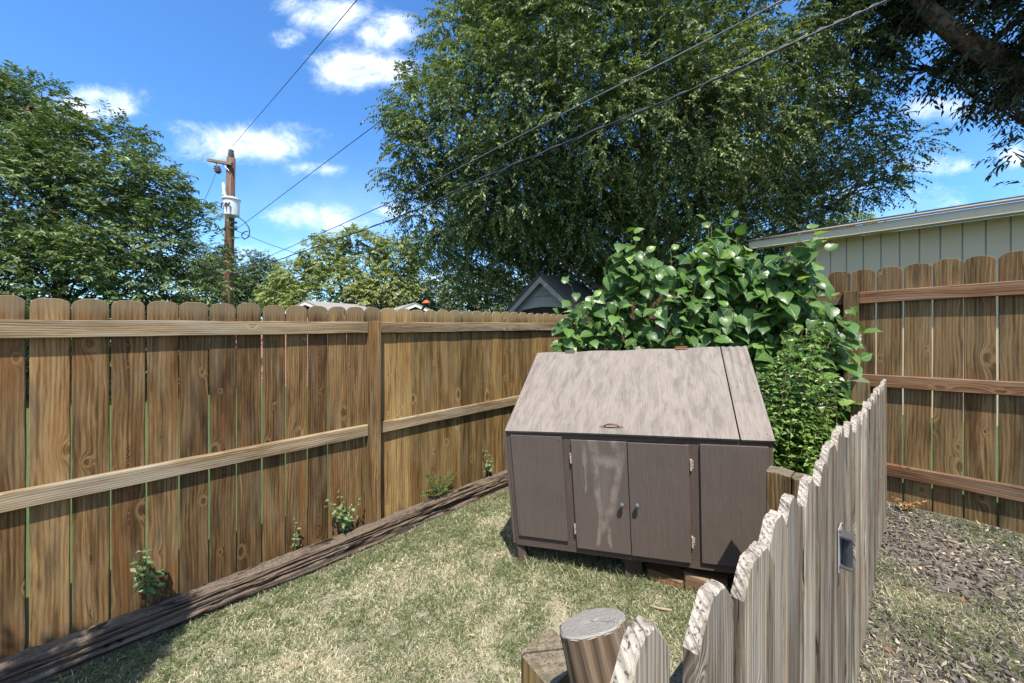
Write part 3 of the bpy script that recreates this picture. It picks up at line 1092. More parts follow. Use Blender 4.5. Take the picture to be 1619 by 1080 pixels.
# ------------------------------------------------------------------ old timber edging along the left fence
def tie_mesh(p_a, p_b, wid, hgt, n_len, seed, groove=1.0):
    a, b = np.asarray(p_a, float), np.asarray(p_b, float)
    d = b - a; L = np.linalg.norm(d); d /= L
    side = np.array((LFN[0], LFN[1], 0.)); up = UP
    seg = 120
    ang = np.linspace(0, 2 * PI, seg, endpoint=False)
    V = np.zeros((n_len + 1, seg, 3)); W = np.zeros((n_len + 1, seg, 3))
    # squarish section (superellipse)
    ca, sa = np.cos(ang), np.sin(ang)
    ex = .62
    GR = [(.25, .05, .28, .9), (.62, .035, .22, 1.3), (.95, .06, .34, .7), (1.25, .035, .22, 1.1), (1.55, .05, .30, .8), (1.9, .04, .24, 1.2), (2.3, .05, .25, .8), (-.15, .05, .3, 1.0), (-.5, .05, .25, .8), (5.5, .05, .25, .9)]
    sx = np.sign(ca) * np.abs(ca) ** ex * wid / 2
    sz = np.sign(sa) * np.abs(sa) ** ex * hgt / 2
    for i in range(n_len + 1):
        f = i / n_len
        s = L * f
        P = np.c_[ang * 0 + seed, ca * 1.0 + s * 0, sa * 1.0]
        P1 = np.c_[ca * 3.2 + seed, sa * 3.2, np.full(seg, s * .9)]
        P2 = np.c_[ca * 9 + seed, sa * 9, np.full(seg, s * 1.6)]
        P3 = np.c_[ca * 22 + seed, sa * 22, np.full(seg, s * 13)]
        nz = (vnoise(P1) - .5) * .24 + (vnoise(P2) - .5) * .26 * groove + (vnoise(P3) - .5) * .20
        g = vnoise(np.c_[ca * 6 + seed + 9, sa * 6, np.full(seg, s * 1.1)])
        nz -= groove * .40 * np.clip((g - .60) * 7, 0, 1)
        for (ga, gw, gd, gs) in GR:
            wob = (vnoise(np.array([[s * gs, seed + ga, 0.]]))[0] - .5) * .9 + (vnoise(np.array([[s * gs * 5, seed + ga, 7.]]))[0] - .5) * .16
            dep = min(1.3, max(0, vnoise(np.array([[s * 2.1, seed * 2 + ga * 9, 3.]]))[0] - .38) * 3.2)
            da = (ang - (ga + wob) + PI) % (2 * PI) - PI
            nz = nz - groove * gd * dep * np.exp(-(da / gw) ** 2)
        r = 1 + nz
        bend = .012 * math.sin(s * 1.7 + seed)
        c = a + d * s + side * bend
        V[i] = c + side * (sx * r)[:, None] + up * (sz * r)[:, None]
        W[i] = np.c_[ang * wid * .5 + seed, ang * 0, np.full(seg, s)]
    idx = np.arange((n_len + 1) * seg).reshape(n_len + 1, seg)
    F = []
    i0, i1 = idx[:-1], idx[1:]
    Fq = np.stack([i0, np.roll(i0, -1, 1), np.roll(i1, -1, 1), i1], -1).reshape(-1, 4)
    F = [list(map(int, q)) for q in Fq]
    F.append([int(x) for x in idx[0]][::-1]); F.append([int(x) for x in idx[-1]])
    return V.reshape(-1, 3), F, W.reshape(-1, 3)


def edging():
    # long timber, then a second course low in front at the far half
    def P(s, q, z):
        p = LF0 + LFD * s + LFN * q
        return v3(p, z)
    V, F, W = tie_mesh(P(-1.9, .115, -.075), P(4.02, .12, -.070), .165, .170, 640, 3.0)
    o = put('landscape_timber', V, F, M['tie'], None, P(-.5, .1, -.15), {'wco': W, 'rnd': [.5] * len(V)}, smooth=True)
    tag(o, 'long split dark brown landscape timber lying along the left fence', 'timber')
    V, F, W = tie_mesh(P(1.3, .215, -.155), P(3.9, .215, -.15), .07, .07, 300, 8.0, .7)
    o = put('landscape_timber', V, F, M['tie'], None, P(1.5, .2, -.2), {'wco': W, 'rnd': [.3] * len(V)}, smooth=True)
    tag(o, 'thin rotten strip of timber half sunk in the grass below the long one', 'timber')


edging()

# ------------------------------------------------------------------ shed
SL = {'b': np.array((.020, 2.412, .197)), 'e': np.array((-.036, 2.400, .978))}
SHED_DIR = np.array((.9295, -.369, 0)); SHED_BACK = np.array((.369, .9295, 0)); SHED_N = -SHED_BACK
P_eL = at(801.2, 682, 2.40); P_eR = at(1222.5, 698, 1.85)
P_bL = at(817, 861, 2.42); P_bR = at(1222, 916, 1.862)
P_tL = at(851.3, 561, 3.01); P_tR = at(1178.5, 551, 2.42)
P_bbL = P_tL.copy(); P_bbL[2] = P_bL[2]
P_bbR = P_tR.copy(); P_bbR[2] = P_bR[2]


def SF(u, v, o=0.0):
    """front of the shed: u across 0..1, v 0 bottom .. 1 eave, o outwards in metres"""
    p = (P_bL * (1 - u) + P_bR * u) * (1 - v) + (P_eL * (1 - u) + P_eR * u) * v
    return p + SHED_N * o


ROOF_N = np.cross(P_eR - P_eL, P_tL - P_eL); ROOF_N /= np.linalg.norm(ROOF_N)
if ROOF_N[2] < 0: ROOF_N = -ROOF_N


def SR(u, s, o=0.0):
    p = (P_eL * (1 - u) + P_eR * u) * (1 - s) + (P_tL * (1 - u) + P_tR * u) * s
    return p + ROOF_N * o


def hexa(mb, fn, u0, u1, v0, v1, o0, o1, rnd=None, along='v', loc=False, du=0.0):
    """box in a mapped space; du skews the lower edge"""
    rnd = random.random() if rnd is None else rnd
    wo = (random.uniform(0, 30), random.uniform(0, 30))
    V, W = [], []
    for o in (o0, o1):
        for (u, v) in ((u0 + du, v0), (u1 + du, v0), (u1, v1), (u0, v1)):
            V.append(fn(u, v, o))
            a, b = u * 1.49, v * .77
            W.append((a + wo[0], o, b + wo[1]) if along == 'v' else (b + wo[0], o, a + wo[1]))
    F = [[4, 5, 6, 7], [3, 2, 1, 0], [0, 1, 5, 4], [1, 2, 6, 5], [2, 3, 7, 6], [3, 0, 4, 7]]
    mb.add(V, F, W, rnd)


def inv_front_u(px, v=1.0):
    r = (px - HX) / FPX
    lo, hi = -.2, 1.2
    for _ in range(50):
        m = (lo + hi) / 2
        p = SF(m, v)
        if p[0] / p[1] < r: lo = m
        else: hi = m
    return (lo + hi) / 2


def shed():
    t = thing('storage_shed', 'low brown plywood storage shed with sloping worn lid standing on the lawn', 'shed', tuple((SF(.5, 0) + SHED_BACK * .3) * (1, 1, 0) + (0, 0, .08)))
    X = lambda cx: 780 + cx / 2.454
    uL0, uL1 = inv_front_u(X(64)), inv_front_u(X(262))
    uD0, uD1, uD2 = inv_front_u(X(300)), inv_front_u(X(518)), inv_front_u(X(757))
    uR0, uR1 = inv_front_u(X(800)), inv_front_u(X(1066))
    # carcass: side walls and back wall, floor
    def wall(name, quad, inward, th, mat):
        quad = [np.asarray(p) for p in quad]
        V = quad + [p + np.asarray(inward) * th for p in quad]
        F = [[0, 1, 2, 3], [7, 6, 5, 4], [1, 0, 4, 5], [2, 1, 5, 6], [3, 2, 6, 7], [0, 3, 7, 4]]
        W = [(p[1], 0, p[2]) for p in V]
        return put(name, V, F, mat, t, attrs={'wco': W, 'rnd': [.5] * 8})
    dirR = (P_bR - P_bL) / np.linalg.norm(P_bR - P_bL)
    low = UP * -.0
    wall('side_wall', [P_bL + SHED_BACK * .002 + low, P_bbL, P_tL - UP * .012, P_eL - UP * .012], dirR, .014, M['shed'])
    wall('side_wall', [P_bbR, P_bR + SHED_BACK * .002, P_eR - UP * .012, P_tR - UP * .012], -dirR, .014, M['shed'])
    wall('back_wall', [P_bbR - dirR * .016, P_bbL + dirR * .016, P_tL + dirR * .016 - UP * .012, P_tR - dirR * .016 - UP * .012], -SHED_BACK, .014, M['shed'])
    wall('floor', [SF(.012, .06, -.03), SF(.988, .06, -.03), P_bbR + UP * .05 - dirR * .03 - SHED_BACK * .03, P_bbL + UP * .05 + dirR * .03 - SHED_BACK * .03], -UP, .014, M['shed'])
    # front frame: stiles, head rail, bottom skirt (skirt hangs below)
    mb = MB()
    hexa(mb, SF, .0, 1.0, -.0, .085, -.020, .0, along='u')
    mb.build('skirt_board', M['shed_frame'], t, bevel=.002)
    mb = MB()
    hexa(mb, SF, .0, 1.0, .955, .995, -.020, .0, along='u')
    mb.build('head_rail', M['shed_frame'], t, bevel=.002)
    for (a, b) in ((.0, .03), (uL1 - .035, uD0 + .012), (uD2 - .010, uR0 + .012), (.975, 1.0)):
        mb = MB()
        hexa(mb, SF, a, b, .0855, .9545, -.020, -.0005)
        mb.build('stile', M['shed_frame'], t, bevel=.002)
    # corner board on the left edge of the front
    mb = MB()
    hexa(mb, SF, -.012, -.001, .02, .99, -.02, .012)
    mb.build('corner_trim', M['shed'], t, bevel=.002)
    # fixed front panels
    mb = MB(); hexa(mb, SF, uL0 + .004, uL1 + .004, .095, .975, .001, .014, .3)
    mb.build('front_panel', M['shed'], t, bevel=.0015)
    mb = MB(); hexa(mb, SF, uR0, uR1, .065, .962, .001, .016, .7)
    mb.build('front_panel', M['shed'], t, bevel=.0015)
    # doors
    for i, (a, b, v0, v1, mat) in enumerate(((uD0, uD1 - .002, .055, .955, M['shed_door']), (uD1 + .001, uD2, .052, .952, M['shed']))):
        mb = MB(); hexa(mb, SF, a, b, v0, v1, .002, .017, .4 + .2 * i)
        o = put('door', mb.v, mb.f, mat, t, attrs={'wco': mb.w, 'rnd': mb.r,
                'loc': [(0, 0, 0), (1, 0, 0), (1, 0, 1), (0, 0, 1)] * 2}, bevel=.0015)
        if i == 0: o['label'] = 'door with a chalky white run off stain'
        # knob
        ku = (uD1 - .028) if i == 0 else (uD1 + .030)
        kv = .462 if i == 0 else .468
        c = SF(ku, kv, .017)
        prof = [(0, .009), (.004, .008), (.008, .006), (.014, .006), (.018, .011), (.024, .0148), (.030, .0150), (.034, .0115), (.036, .005)]
        pts = [c + SHED_N * a for a, _ in prof]
        kb = MB(); add_tube(kb, pts, [r_ for _, r_ in prof], 18)
        kb.build('knob', M['knob'], o, smooth=True)
        # hinges on the outer edge of the door
        hu = a - .004 if i == 0 else b + .006
        for hv in (.80, .21):
            hb = MB()
            hexa(hb, SF, hu - .0035, hu + .0035, hv - .042, hv + .042, .000, .018)
            hexa(hb, SF, hu - .005, hu + .009, hv - .030, hv + .030, .000, .0035)
            hb.build('hinge', M['hinge'], o, bevel=.001)
    # lid: large panel + narrow fixed strip
    def lid(u0, u1, s0, s1, o0, o1, name, rnd, sag):
        nu, ns = 24, 10
        V, W = [], []
        wo = rnd * 10
        for o in (o0, o1):
            for j in range(ns + 1):
                for i in range(nu + 1):
                    u = u0 + (u1 - u0) * i / nu; s = s0 + (s1 - s0) * j / ns
                    p = SR(u, s, o) + ROOF_N * (sag * math.sin(PI * i / nu) * (1 - j / ns) + .004 * math.sin(i * .9) * (j / ns))
                    V.append(p); W.append((u * 1.49 + wo, o, s * .8 + wo))
        F = []
        q = (nu + 1) * (ns + 1)
        for j in range(ns):
            for i in range(nu):
                a = j * (nu + 1) + i
                F.append([q + a, q + a + 1, q + a + nu + 2, q + a + nu + 1])
                F.append([a + nu + 1, a + nu + 2, a + 1, a])
        for i in range(nu):
            F.append([i, i + 1, q + i + 1, q + i])
            a = ns * (nu + 1) + i
            F.append([a + 1, a, q + a, q + a + 1])
        for j in range(ns):
            a = j * (nu + 1)
            F.append([a + nu + 1, a, q + a, q + a + nu + 1])
            a = j * (nu + 1) + nu
            F.append([a, a + nu + 1, q + a + nu + 1, q + a])
        return put(name, V, F, M['shed_lid'], t, attrs={'wco': W, 'rnd': [rnd] * len(V)})
    l0 = lid(-.004, .898, -.012, 1.004, .002, .018, 'lid', .3, .006)
    lid(.903, 1.004, -.014, 1.006, .001, .017, 'roof_strip', .8, .0)
    # rusty pull handle on the lid
    hb = MB()
    c = .456
    for s_ in (-1, 1):
        b0 = SR(c + s_ * .036, .055, .024)
        V, F = [], []
        ring = []
        for k in range(12):
            a = 2 * PI * k / 12
            rr = .012 * (1.5 if k in (0, 6) else .85)
            ring.append(SR(c + s_ * .036 + rr * math.cos(a) / 1.49 * 1.2, .055 + rr * math.sin(a) / .75, .0245))
        hb.add(ring + [p - ROOF_N * .003 for p in ring], [list(range(12))] + [[i, (i + 1) % 12, 12 + (i + 1) % 12, 12 + i][::-1] for i in range(12)])
    arc = [SR(c + .030 * x, .055, .024 + .024 * math.sqrt(max(0, 1 - x * x * .98)) + 0) for x in np.linspace(-1, 1, 15)]
    add_tube(hb, arc, [.0035 + .003 * (1 - abs(x)) for x in np.linspace(-1, 1, 15)], 10)
    hb.build('handle', M['rust'], l0)
    # top hinges
    for (uu, m_) in ((.185, M['galv']), (.735, M['rust'])):
        hb = MB()
        hexa(hb, SR, uu - .026, uu + .026, .985, 1.02, .018, .022)
        add_tube(hb, [SR(uu - .027, 1.012, .024), SR(uu + .027, 1.012, .024)], .005, 8)
        hb.build('lid_hinge', m_, l0)
    # screws
    mb = MB()
    for (uu, vv) in ((uL0 + .012, .955), (uL1 - .008, .955), (uL0 + .015, .5), (uL1 - .006, .48), (uL0 + .015, .12), (uL1, .115),
                     (uR0 + .012, .94), (uR1 - .01, .93), (uR0 + .01, .5), (uR1 - .01, .5), (uR0 + .012, .09), (uR1 - .012, .09)):
        p = SF(uu, vv, .0165)
        mb = MB()
        add_tube(mb, [p - SHED_N * .002, p + SHED_N * .0012], .0032, 8)
        mb.build('screw', M['rust'], t)
    for (uu, ss) in ((.93, .04), (.985, .04), (.93, .5), (.985, .45), (.99, .95), (.93, .96), (.02, .04), (.6, .3), (.012, .9)):
        p = SR(uu, ss, .018)
        mb = MB()
        add_tube(mb, [p - ROOF_N * .002, p + ROOF_N * .0012], .003, 8)
        mb.build('screw', M['rust'], t)
    # legs
    def leg(px0, px1, qx0, qx1, ytop, ybot, Y, depth=.045):
        a, b = at(px0, ytop, Y), at(px1, ytop, Y)
        c, d = at(qx1, ybot, Y), at(qx0, ybot, Y)
        V = [a, b, c, d] + [p + SHED_BACK * depth for p in (a, b, c, d)]
        F = [[0, 1, 2, 3][::-1], [7, 6, 5, 4][::-1], [1, 0, 4, 5][::-1], [2, 1, 5, 6][::-1], [3, 2, 6, 7][::-1], [0, 3, 7, 4][::-1]]
        put('leg', V, F, M['shed_frame'], t, attrs={'wco': [(p[0], p[1], p[2]) for p in V], 'rnd': [.5] * 8}, bevel=.002)
    leg(818, 829, 821, 837, 862, 897, 2.425)
    leg(988, 1015, 989, 1016, 884, 934, 2.19)
    pR = SF(.96, 0, -.02)
    V = [pR + np.array(c) for c in ((-.035, 0, 0), (.035, 0, 0), (.035, 0, -.2), (-.035, 0, -.2))]
    V += [p + SHED_BACK * .045 for p in V]
    F = [[0, 1, 2, 3][::-1], [7, 6, 5, 4][::-1], [1, 0, 4, 5][::-1], [2, 1, 5, 6][::-1], [3, 2, 6, 7][::-1], [0, 3, 7, 4][::-1]]
    put('leg', V, F, M['shed_frame'], t, attrs={'wco': [(p[0], p[1], p[2]) for p in V], 'rnd': [.5] * 8})
    for (P0, nm) in ((P_bbL, 0), (P_bbR, 1)):
        V = [P0 - SHED_BACK * .06 + dirR * (.02 - nm * .09) + np.array(c) for c in ((0, 0, 0.0), (.07, 0, 0.0), (.07, 0, -.25), (0, 0, -.25))]
        V += [p + SHED_BACK * .045 for p in V]
        put('leg', V, F, M['shed_frame'], t, attrs={'wco': [(p[0], p[1], p[2]) for p in V], 'rnd': [.5] * 8})
    # timbers under the right side
    for (xa, xb, ytop, ybot, Ya, Yb, lab) in ((1023, 1080, 900, 932, 2.17, 2.06, 'rusty brown timber block tucked under the shed beside the centre leg'),
                                               (1081, 1150, 905, 938, 2.055, 1.94, 'mossy brown timber block under the shed towards the picket fence')):
        a = at(xa, ytop, Ya); b = at(xb, ytop + 6, Yb)
        a2 = at(xa, ybot, Ya); hgt = a[2] - a2[2]
        d = b - a; d[2] = 0; L = np.linalg.norm(d); d /= L
        mb = MB()
        nn = np.array((d[1], -d[0], 0)); nn = nn if nn[1] < 0 else -nn
        mb.box((a[0], a[1], a2[2]), d, UP, nn, 0, L, 0, hgt, -.12, 0, .012, along='x')
        o = mb.build('timber_block', M['timber_rust'], None, (a[0], a[1], a2[2]))
        tag(o, lab, 'timber')


shed()


# ------------------------------------------------------------------ plants: leaf builders
def unit(a):
    return a / (np.linalg.norm(a, axis=-1, keepdims=True) + 1e-9)


def simple_leaves(P, D, N, L, Wd, lv, fold=.25, curl=.15):
    """n leaves of 4 points folded along the midrib; returns V, F(tri), lv"""
    n = len(P)
    D = unit(D)
    S = unit(np.cross(D, N))
    N = unit(np.cross(S, D))
    L = np.asarray(L)[:, None]; Wd = np.asarray(Wd)[:, None]
    base = P
    tip = P + D * L - N * L * curl
    m = P + D * L * .42
    a = m + S * Wd * .5 + N * Wd * fold * .5
    b = m - S * Wd * .5 + N * Wd * fold * .5
    V = np.stack([base, a, tip, b], 1).reshape(-1, 3)
    i = np.arange(n)[:, None] * 4
    F = np.concatenate([i + [[0, 1, 2]], i + [[0, 2, 3]]], 1).reshape(-1, 3)
    return V, F, np.repeat(lv, 4)


def sprays(C, D, length, k, leaf, wid, lv0, droop=.35, lvr=.35, jit=.5, down=.35, rng=RNG):
    """k leaves along each twig starting at C towards D"""
    n = len(C)
    D = unit(D)
    t = np.linspace(.12, 1.0, k)[None, :, None]
    Ln = np.asarray(length)[:, None, None] * np.ones((n, 1, 1))
    P = C[:, None, :] + D[:, None, :] * t * Ln + np.array((0, 0, -1.0)) * droop * t ** 2 * Ln
    tw = unit(D[:, None, :] + np.array((0, 0, -1.0)) * droop * 2 * t)
    side = unit(np.cross(tw, np.array((0, 0, 1.0)) + rng.normal(0, .25, (n, 1, 3))))
    sgn = np.where(np.arange(k) % 2 == 0, 1.0, -1.0)[None, :, None]
    LD = tw * .75 + side * sgn * .9 + np.array((0, 0, -down)) + rng.normal(0, jit * .5, (n, k, 3))
    LN = np.array((0, 0, 1.0)) + rng.normal(0, jit, (n, k, 3)) + tw * .2
    sz = rng.uniform(.7, 1.2, n * k)
    lv = np.clip(np.repeat(lv0, k) + rng.normal(0, lvr * .5, n * k), 0, 1)
    return simple_leaves(P.reshape(-1, 3), LD.reshape(-1, 3), LN.reshape(-1, 3), leaf * sz, wid * sz, lv)


def rand_dir(n, rng=RNG):
    v = rng.normal(0, 1, (n, 3))
    return unit(v)


def build_tree(name, label, cat, base, trunk, lobes, mat, bark, leaf=.07, wid=.03, k=12, sl=.35, per=420, droop=.35,
               group=None, seed=1, thr=.38, ns=1.2, trunk_r=.18, subs=9, lift=.25, cull=None):
    rng = np.random.default_rng(seed)
    rs = random.Random(seed)
    t = thing(name, label, cat, base, group)
    # trunk and limbs
    tb = MB()
    trunk = [np.asarray(p, float) for p in trunk]
    path = catmull(trunk, 8)
    n = len(path)
    rad = np.linspace(trunk_r, trunk_r * .35, n); rad[0] *= 1.35; rad[1] *= 1.15
    add_tube(tb, path, rad, 12, .05)
    for (c, r, wgt) in lobes:
        c = np.asarray(c, float)
        # limb leaves the trunk at the nearest lower point
        cand = [i for i in range(n) if path[i][2] < c[2] - .1 * r[2]] or [0]
        i0 = max(cand, key=lambda i: path[i][2] - .35 * np.linalg.norm(path[i][:2] - c[:2]) * 0)
        i0 = min(range(len(cand)), key=lambda q: abs((c[2] - path[cand[q]][2]) - .6 * np.linalg.norm(path[cand[q]][:2] - c[:2])))
        i0 = cand[i0]
        a = path[i0]
        mid = (a + c) / 2 + np.array((rs.uniform(-.6, .6), rs.uniform(-.6, .6), rs.uniform(.2, .9))) * r[0] * .6
        lp = catmull([a, mid, c], 7)
        r0 = min(rad[i0] * .6, trunk_r * rs.uniform(.18, .36))
        add_tube(tb, lp, r0 * np.linspace(1, .12, len(lp)) ** 1.3 + .006, 7, .04)
        for j in range(subs):
            d = rand_dir(1, rng)[0]; d[2] = d[2] * .8 + .1
            e = c + d * r * rng.uniform(.6, .95)
            st = lp[rs.randint(len(lp) // 2, len(lp) - 1)]
            m2 = (st + e) / 2 + rng.normal(0, .12, 3) * r
            sp = catmull([st, m2, e], 4)
            add_tube(tb, sp, np.linspace(.018, .005, len(sp)) * (trunk_r / .18) ** .5, 5, 0, False)
    tb.build('trunk', bark, t, smooth=True)
    # foliage
    Vs, Fs, Ls = [], [], []
    off = 0
    for (c, r, wgt) in lobes:
        r = np.asarray(r, float)
        num = int(per * wgt * (r[0] * r[2] + r[0] * r[1] + r[1] * r[2]) / 3)
        d = rand_dir(num, rng)
        rr = rng.uniform(.25, 1.0, num) ** .45
        nn = fbm(d * 1.3 + np.array(c) * .7, 1.6, 2)
        rr *= .80 + .45 * nn
        C = np.asarray(c) + d * rr[:, None] * r
        keep = fbm(C, ns, 2) > thr * rng.uniform(.85, 1.1, num)
        C, d = C[keep], d[keep]
        if cull is not None:
            kk = cull(C)
            C, d = C[kk], d[kk]
        if not len(C): continue
        D = d * .9 + rng.normal(0, .5, (len(C), 3)) + np.array((0, 0, lift))
        lv0 = .15 + .7 * fbm(C, 2.2, 2) + rng.normal(0, .08, len(C))
        V, F, L = sprays(C, D, sl * rng.uniform(.6, 1.2, len(C)), k, leaf, wid, lv0, droop, rng=rng)
        Vs.append(V); Fs.append(F + off); Ls.append(L)
        off += len(V)
    V, F, L = np.concatenate(Vs), np.concatenate(Fs), np.concatenate(Ls)
    put('crown', V, F, mat, t, attrs={'lv': L})
    print(name, 'leaves', len(V) // 4)
    return t


def lobe(px, py, Y, r, flat=.85, w_=1.0, ry=1.0):
    return (at(px, py, Y), (r, r * ry, r * flat), w_)


# big elm behind the corner
elm_lobes = [lobe(745, 75, 7.4, 1.0), lobe(675, 180, 7.0, .75), lobe(648, 265, 7.0, .6), lobe(700, 330, 7.2, .8),
             lobe(668, 130, 7.4, .42, w_=.7), lobe(640, 215, 7.2, .30, w_=.7), lobe(800, -30, 7.6, 1.0), lobe(690, 235, 7.0, .8),
             lobe(820, 25, 7.0, 1.2), lobe(800, 165, 6.6, 1.3), lobe(800, 290, 7.0, 1.2), lobe(745, 385, 8.0, .8),
             lobe(815, 400, 8.4, .95), lobe(900, 60, 6.3, 1.5), lobe(930, 200, 6.3, 1.35), lobe(920, 320, 7.2, 1.15),
             lobe(1040, 40, 6.2, 1.5), lobe(1060, 180, 6.2, 1.35), lobe(1050, 300, 7.0, 1.15), lobe(1180, 60, 6.6, 1.5),
             lobe(1170, 200, 6.8, 1.25), lobe(1170, 310, 7.6, 1.0), lobe(1280, 120, 7.2, 1.3), lobe(1285, 235, 7.4, .95),
             lobe(1345, 210, 7.4, .8), lobe(1390, 285, 7.6, .45, .7, .9), lobe(1340, 300, 7.6, .55, .7, .9), lobe(1420, 235, 7.6, .55, .6, .8), lobe(1265, 330, 8.0, .6, .7),
             lobe(1340, 60, 7.4, 1.0), lobe(930, -120, 7.0, 1.8), lobe(1100, -130, 7.2, 1.8), lobe(880, -130, 7.6, 1.3),
             lobe(960, 385, 9.5, 1.2), lobe(870, 385, 9.5, 1.0, w_=.8), lobe(1090, 380, 9.5, 1.3), lobe(1190, 370, 9.5, .9),
             lobe(1000, 250, 9.6, 2.2, w_=.6), lobe(850, 200, 9.4, 1.8, w_=.6), lobe(1150, 180, 9.6, 2.0, w_=.6),
             lobe(720, 440, 9.0, .5), lobe(775, 450, 9.5, .6), lobe(690, 395, 8.2, .45, w_=.7),
             lobe(850, 330, 7.6, 1.0), lobe(960, 350, 7.8, 1.0), lobe(900, 420, 10.2, 1.1, w_=.8), lobe(1000, 420, 10.5, 1.3, w_=.8), lobe(1100, 410, 10.5, 1.3, w_=.8),
             lobe(1220, 300, 7.8, .9), lobe(1130, 330, 8.0, .9), lobe(1200, 400, 10.5, 1.0, w_=.8), lobe(1290, 340, 10.0, .8, w_=.8), lobe(800, 350, 9.6, 1.3), lobe(740, 320, 9.2, 1.1), lobe(660, 330, 7.6, .5, w_=.8)]
build_tree('elm_tree', 'huge spreading green tree with drooping twigs behind the fence corner', 'tree', at(1027, 640, 8.6) * (1, 1, 0) + (0, 0, -.2),
           [at(1027, 620, 8.6) * (1, 1, 0) + (0, 0, -.3), at(1030, 430, 8.6), at(1026, 300, 8.5), at(1020, 180, 8.3), at(1000, 30, 8.0), at(980, -150, 7.8)],
           elm_lobes, M['leaf_elm'], M['bark'], leaf=.075, wid=.036, k=15, sl=.38, per=680, droop=.5, seed=5, thr=.40, trunk_r=.20, subs=4, ns=1.5)

# tree on the left behind the fence
ash_lobes = [lobe(-120, 190, 9.5, 2.2), lobe(10, 200, 9.0, 1.35), lobe(45, 280, 8.6, 1.5), lobe(150, 255, 9.0, 1.25), lobe(60, 165, 9.4, .75),
             lobe(110, 330, 8.4, 1.5), lobe(215, 300, 9.0, 1.05), lobe(205, 390, 8.6, 1.3), lobe(285, 380, 9.2, .95), lobe(300, 440, 9.2, .85),
             lobe(30, 420, 8.2, 1.5), lobe(130, 440, 8.2, 1.3), lobe(-60, 330, 8.4, 2.0), lobe(235, 460, 8.6, 1.0), lobe(-150, 430, 8.0, 2.0),
             lobe(180, 215, 9.4, .65), lobe(255, 300, 9.4, .55), lobe(320, 345, 9.6, .35), lobe(-10, 150, 9.5, .8),
             lobe(80, 520, 8.6, 1.6), lobe(230, 540, 9.0, 1.4), lobe(-100, 540, 8.6, 1.8)]
build_tree('ash_tree', 'broad dark green leafy tree filling the left side above the fence', 'tree', at(90, 640, 9.2) * (1, 1, 0) + (0, 0, -.2),
           [at(90, 640, 9.2) * (1, 1, 0) + (0, 0, -.3), at(95, 470, 9.2), at(85, 360, 9.1), at(70, 250, 9.2), at(40, 170, 9.4)],
           ash_lobes, M['leaf_ash'], M['bark'], leaf=.125, wid=.046, k=12, sl=.36, per=400, droop=.25, seed=9, thr=.43, trunk_r=.16, subs=7, ns=1.5, lift=.45)

# dark tree overhanging on the right
dark_lobes = [lobe(1640, 20, 5.2, .95, .7), lobe(1560, 5, 5.4, .75, .7), lobe(1490, 0, 5.6, .6, .7), lobe(1545, 85, 5.4, .42, .7), lobe(1610, 130, 5.4, .40, .7),
              lobe(1440, 45, 5.9, .48, .7), lobe(1475, 110, 6.0, .33, .7), lobe(1670, 100, 5.2, .6, .8), lobe(1628, 180, 5.4, .24, .7, .7), lobe(1632, 235, 5.2, .26, .9, .5), lobe(1640, 290, 5.2, .16, .9, .5), lobe(1570, 150, 5.5, .22, .7),
              lobe(1500, -150, 5.4, 1.2, .6, 1.3), lobe(1650, -160, 5.2, 1.5, .6, 1.3), lobe(1400, -80, 5.8, .9, .6, 1.2), lobe(1560, -80, 5.2, 1.0, .6, 1.4),
              lobe(1400, 10, 6.2, .55, .8), lobe(1780, 20, 5.0, 1.3), lobe(1415, 110, 6.4, .32, .8, .8), lobe(1520, 140, 5.8, .25, .8, .8)]
tr0 = at(1850, 420, 5.8)
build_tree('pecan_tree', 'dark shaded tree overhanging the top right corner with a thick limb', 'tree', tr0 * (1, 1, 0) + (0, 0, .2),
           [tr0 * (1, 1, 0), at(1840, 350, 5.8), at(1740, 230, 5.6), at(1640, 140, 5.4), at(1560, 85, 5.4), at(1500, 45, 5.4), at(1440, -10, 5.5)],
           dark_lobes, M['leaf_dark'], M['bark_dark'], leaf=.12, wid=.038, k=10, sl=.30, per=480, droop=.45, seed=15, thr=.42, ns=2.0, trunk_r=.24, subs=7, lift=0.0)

# pale tree in the middle distance
pale_lobes = [lobe(520, 410, 20, 1.2), lobe(575, 400, 20, 1.3), lobe(625, 410, 20, 1.2), lobe(470, 440, 20, 1.0), lobe(540, 455, 19.5, 1.4), lobe(610, 460, 19.5, 1.4),
              lobe(660, 395, 20.5, .8), lobe(500, 475, 19.5, 1.3), lobe(590, 480, 19.5, 1.4), lobe(445, 470, 20, .9), lobe(560, 378, 20, .6), lobe(510, 378, 20.5, .4), lobe(668, 440, 21, .8, w_=.6)]
build_tree('pale_tree', 'pale yellow green tree beyond the fence under the sagging wires', 'tree', at(580, 545, 20) * (1, 1, 0) + (0, 0, -.3),
           [at(580, 545, 20) * (1, 1, 0) + (0, 0, -.4), at(585, 480, 20), at(610, 430, 20), at(650, 400, 20)],
           pale_lobes, M['leaf_pale'], M['bark'], leaf=.18, wid=.10, k=11, sl=.6, per=280, droop=.3, seed=21, thr=.38, ns=.8, trunk_r=.17, subs=9)

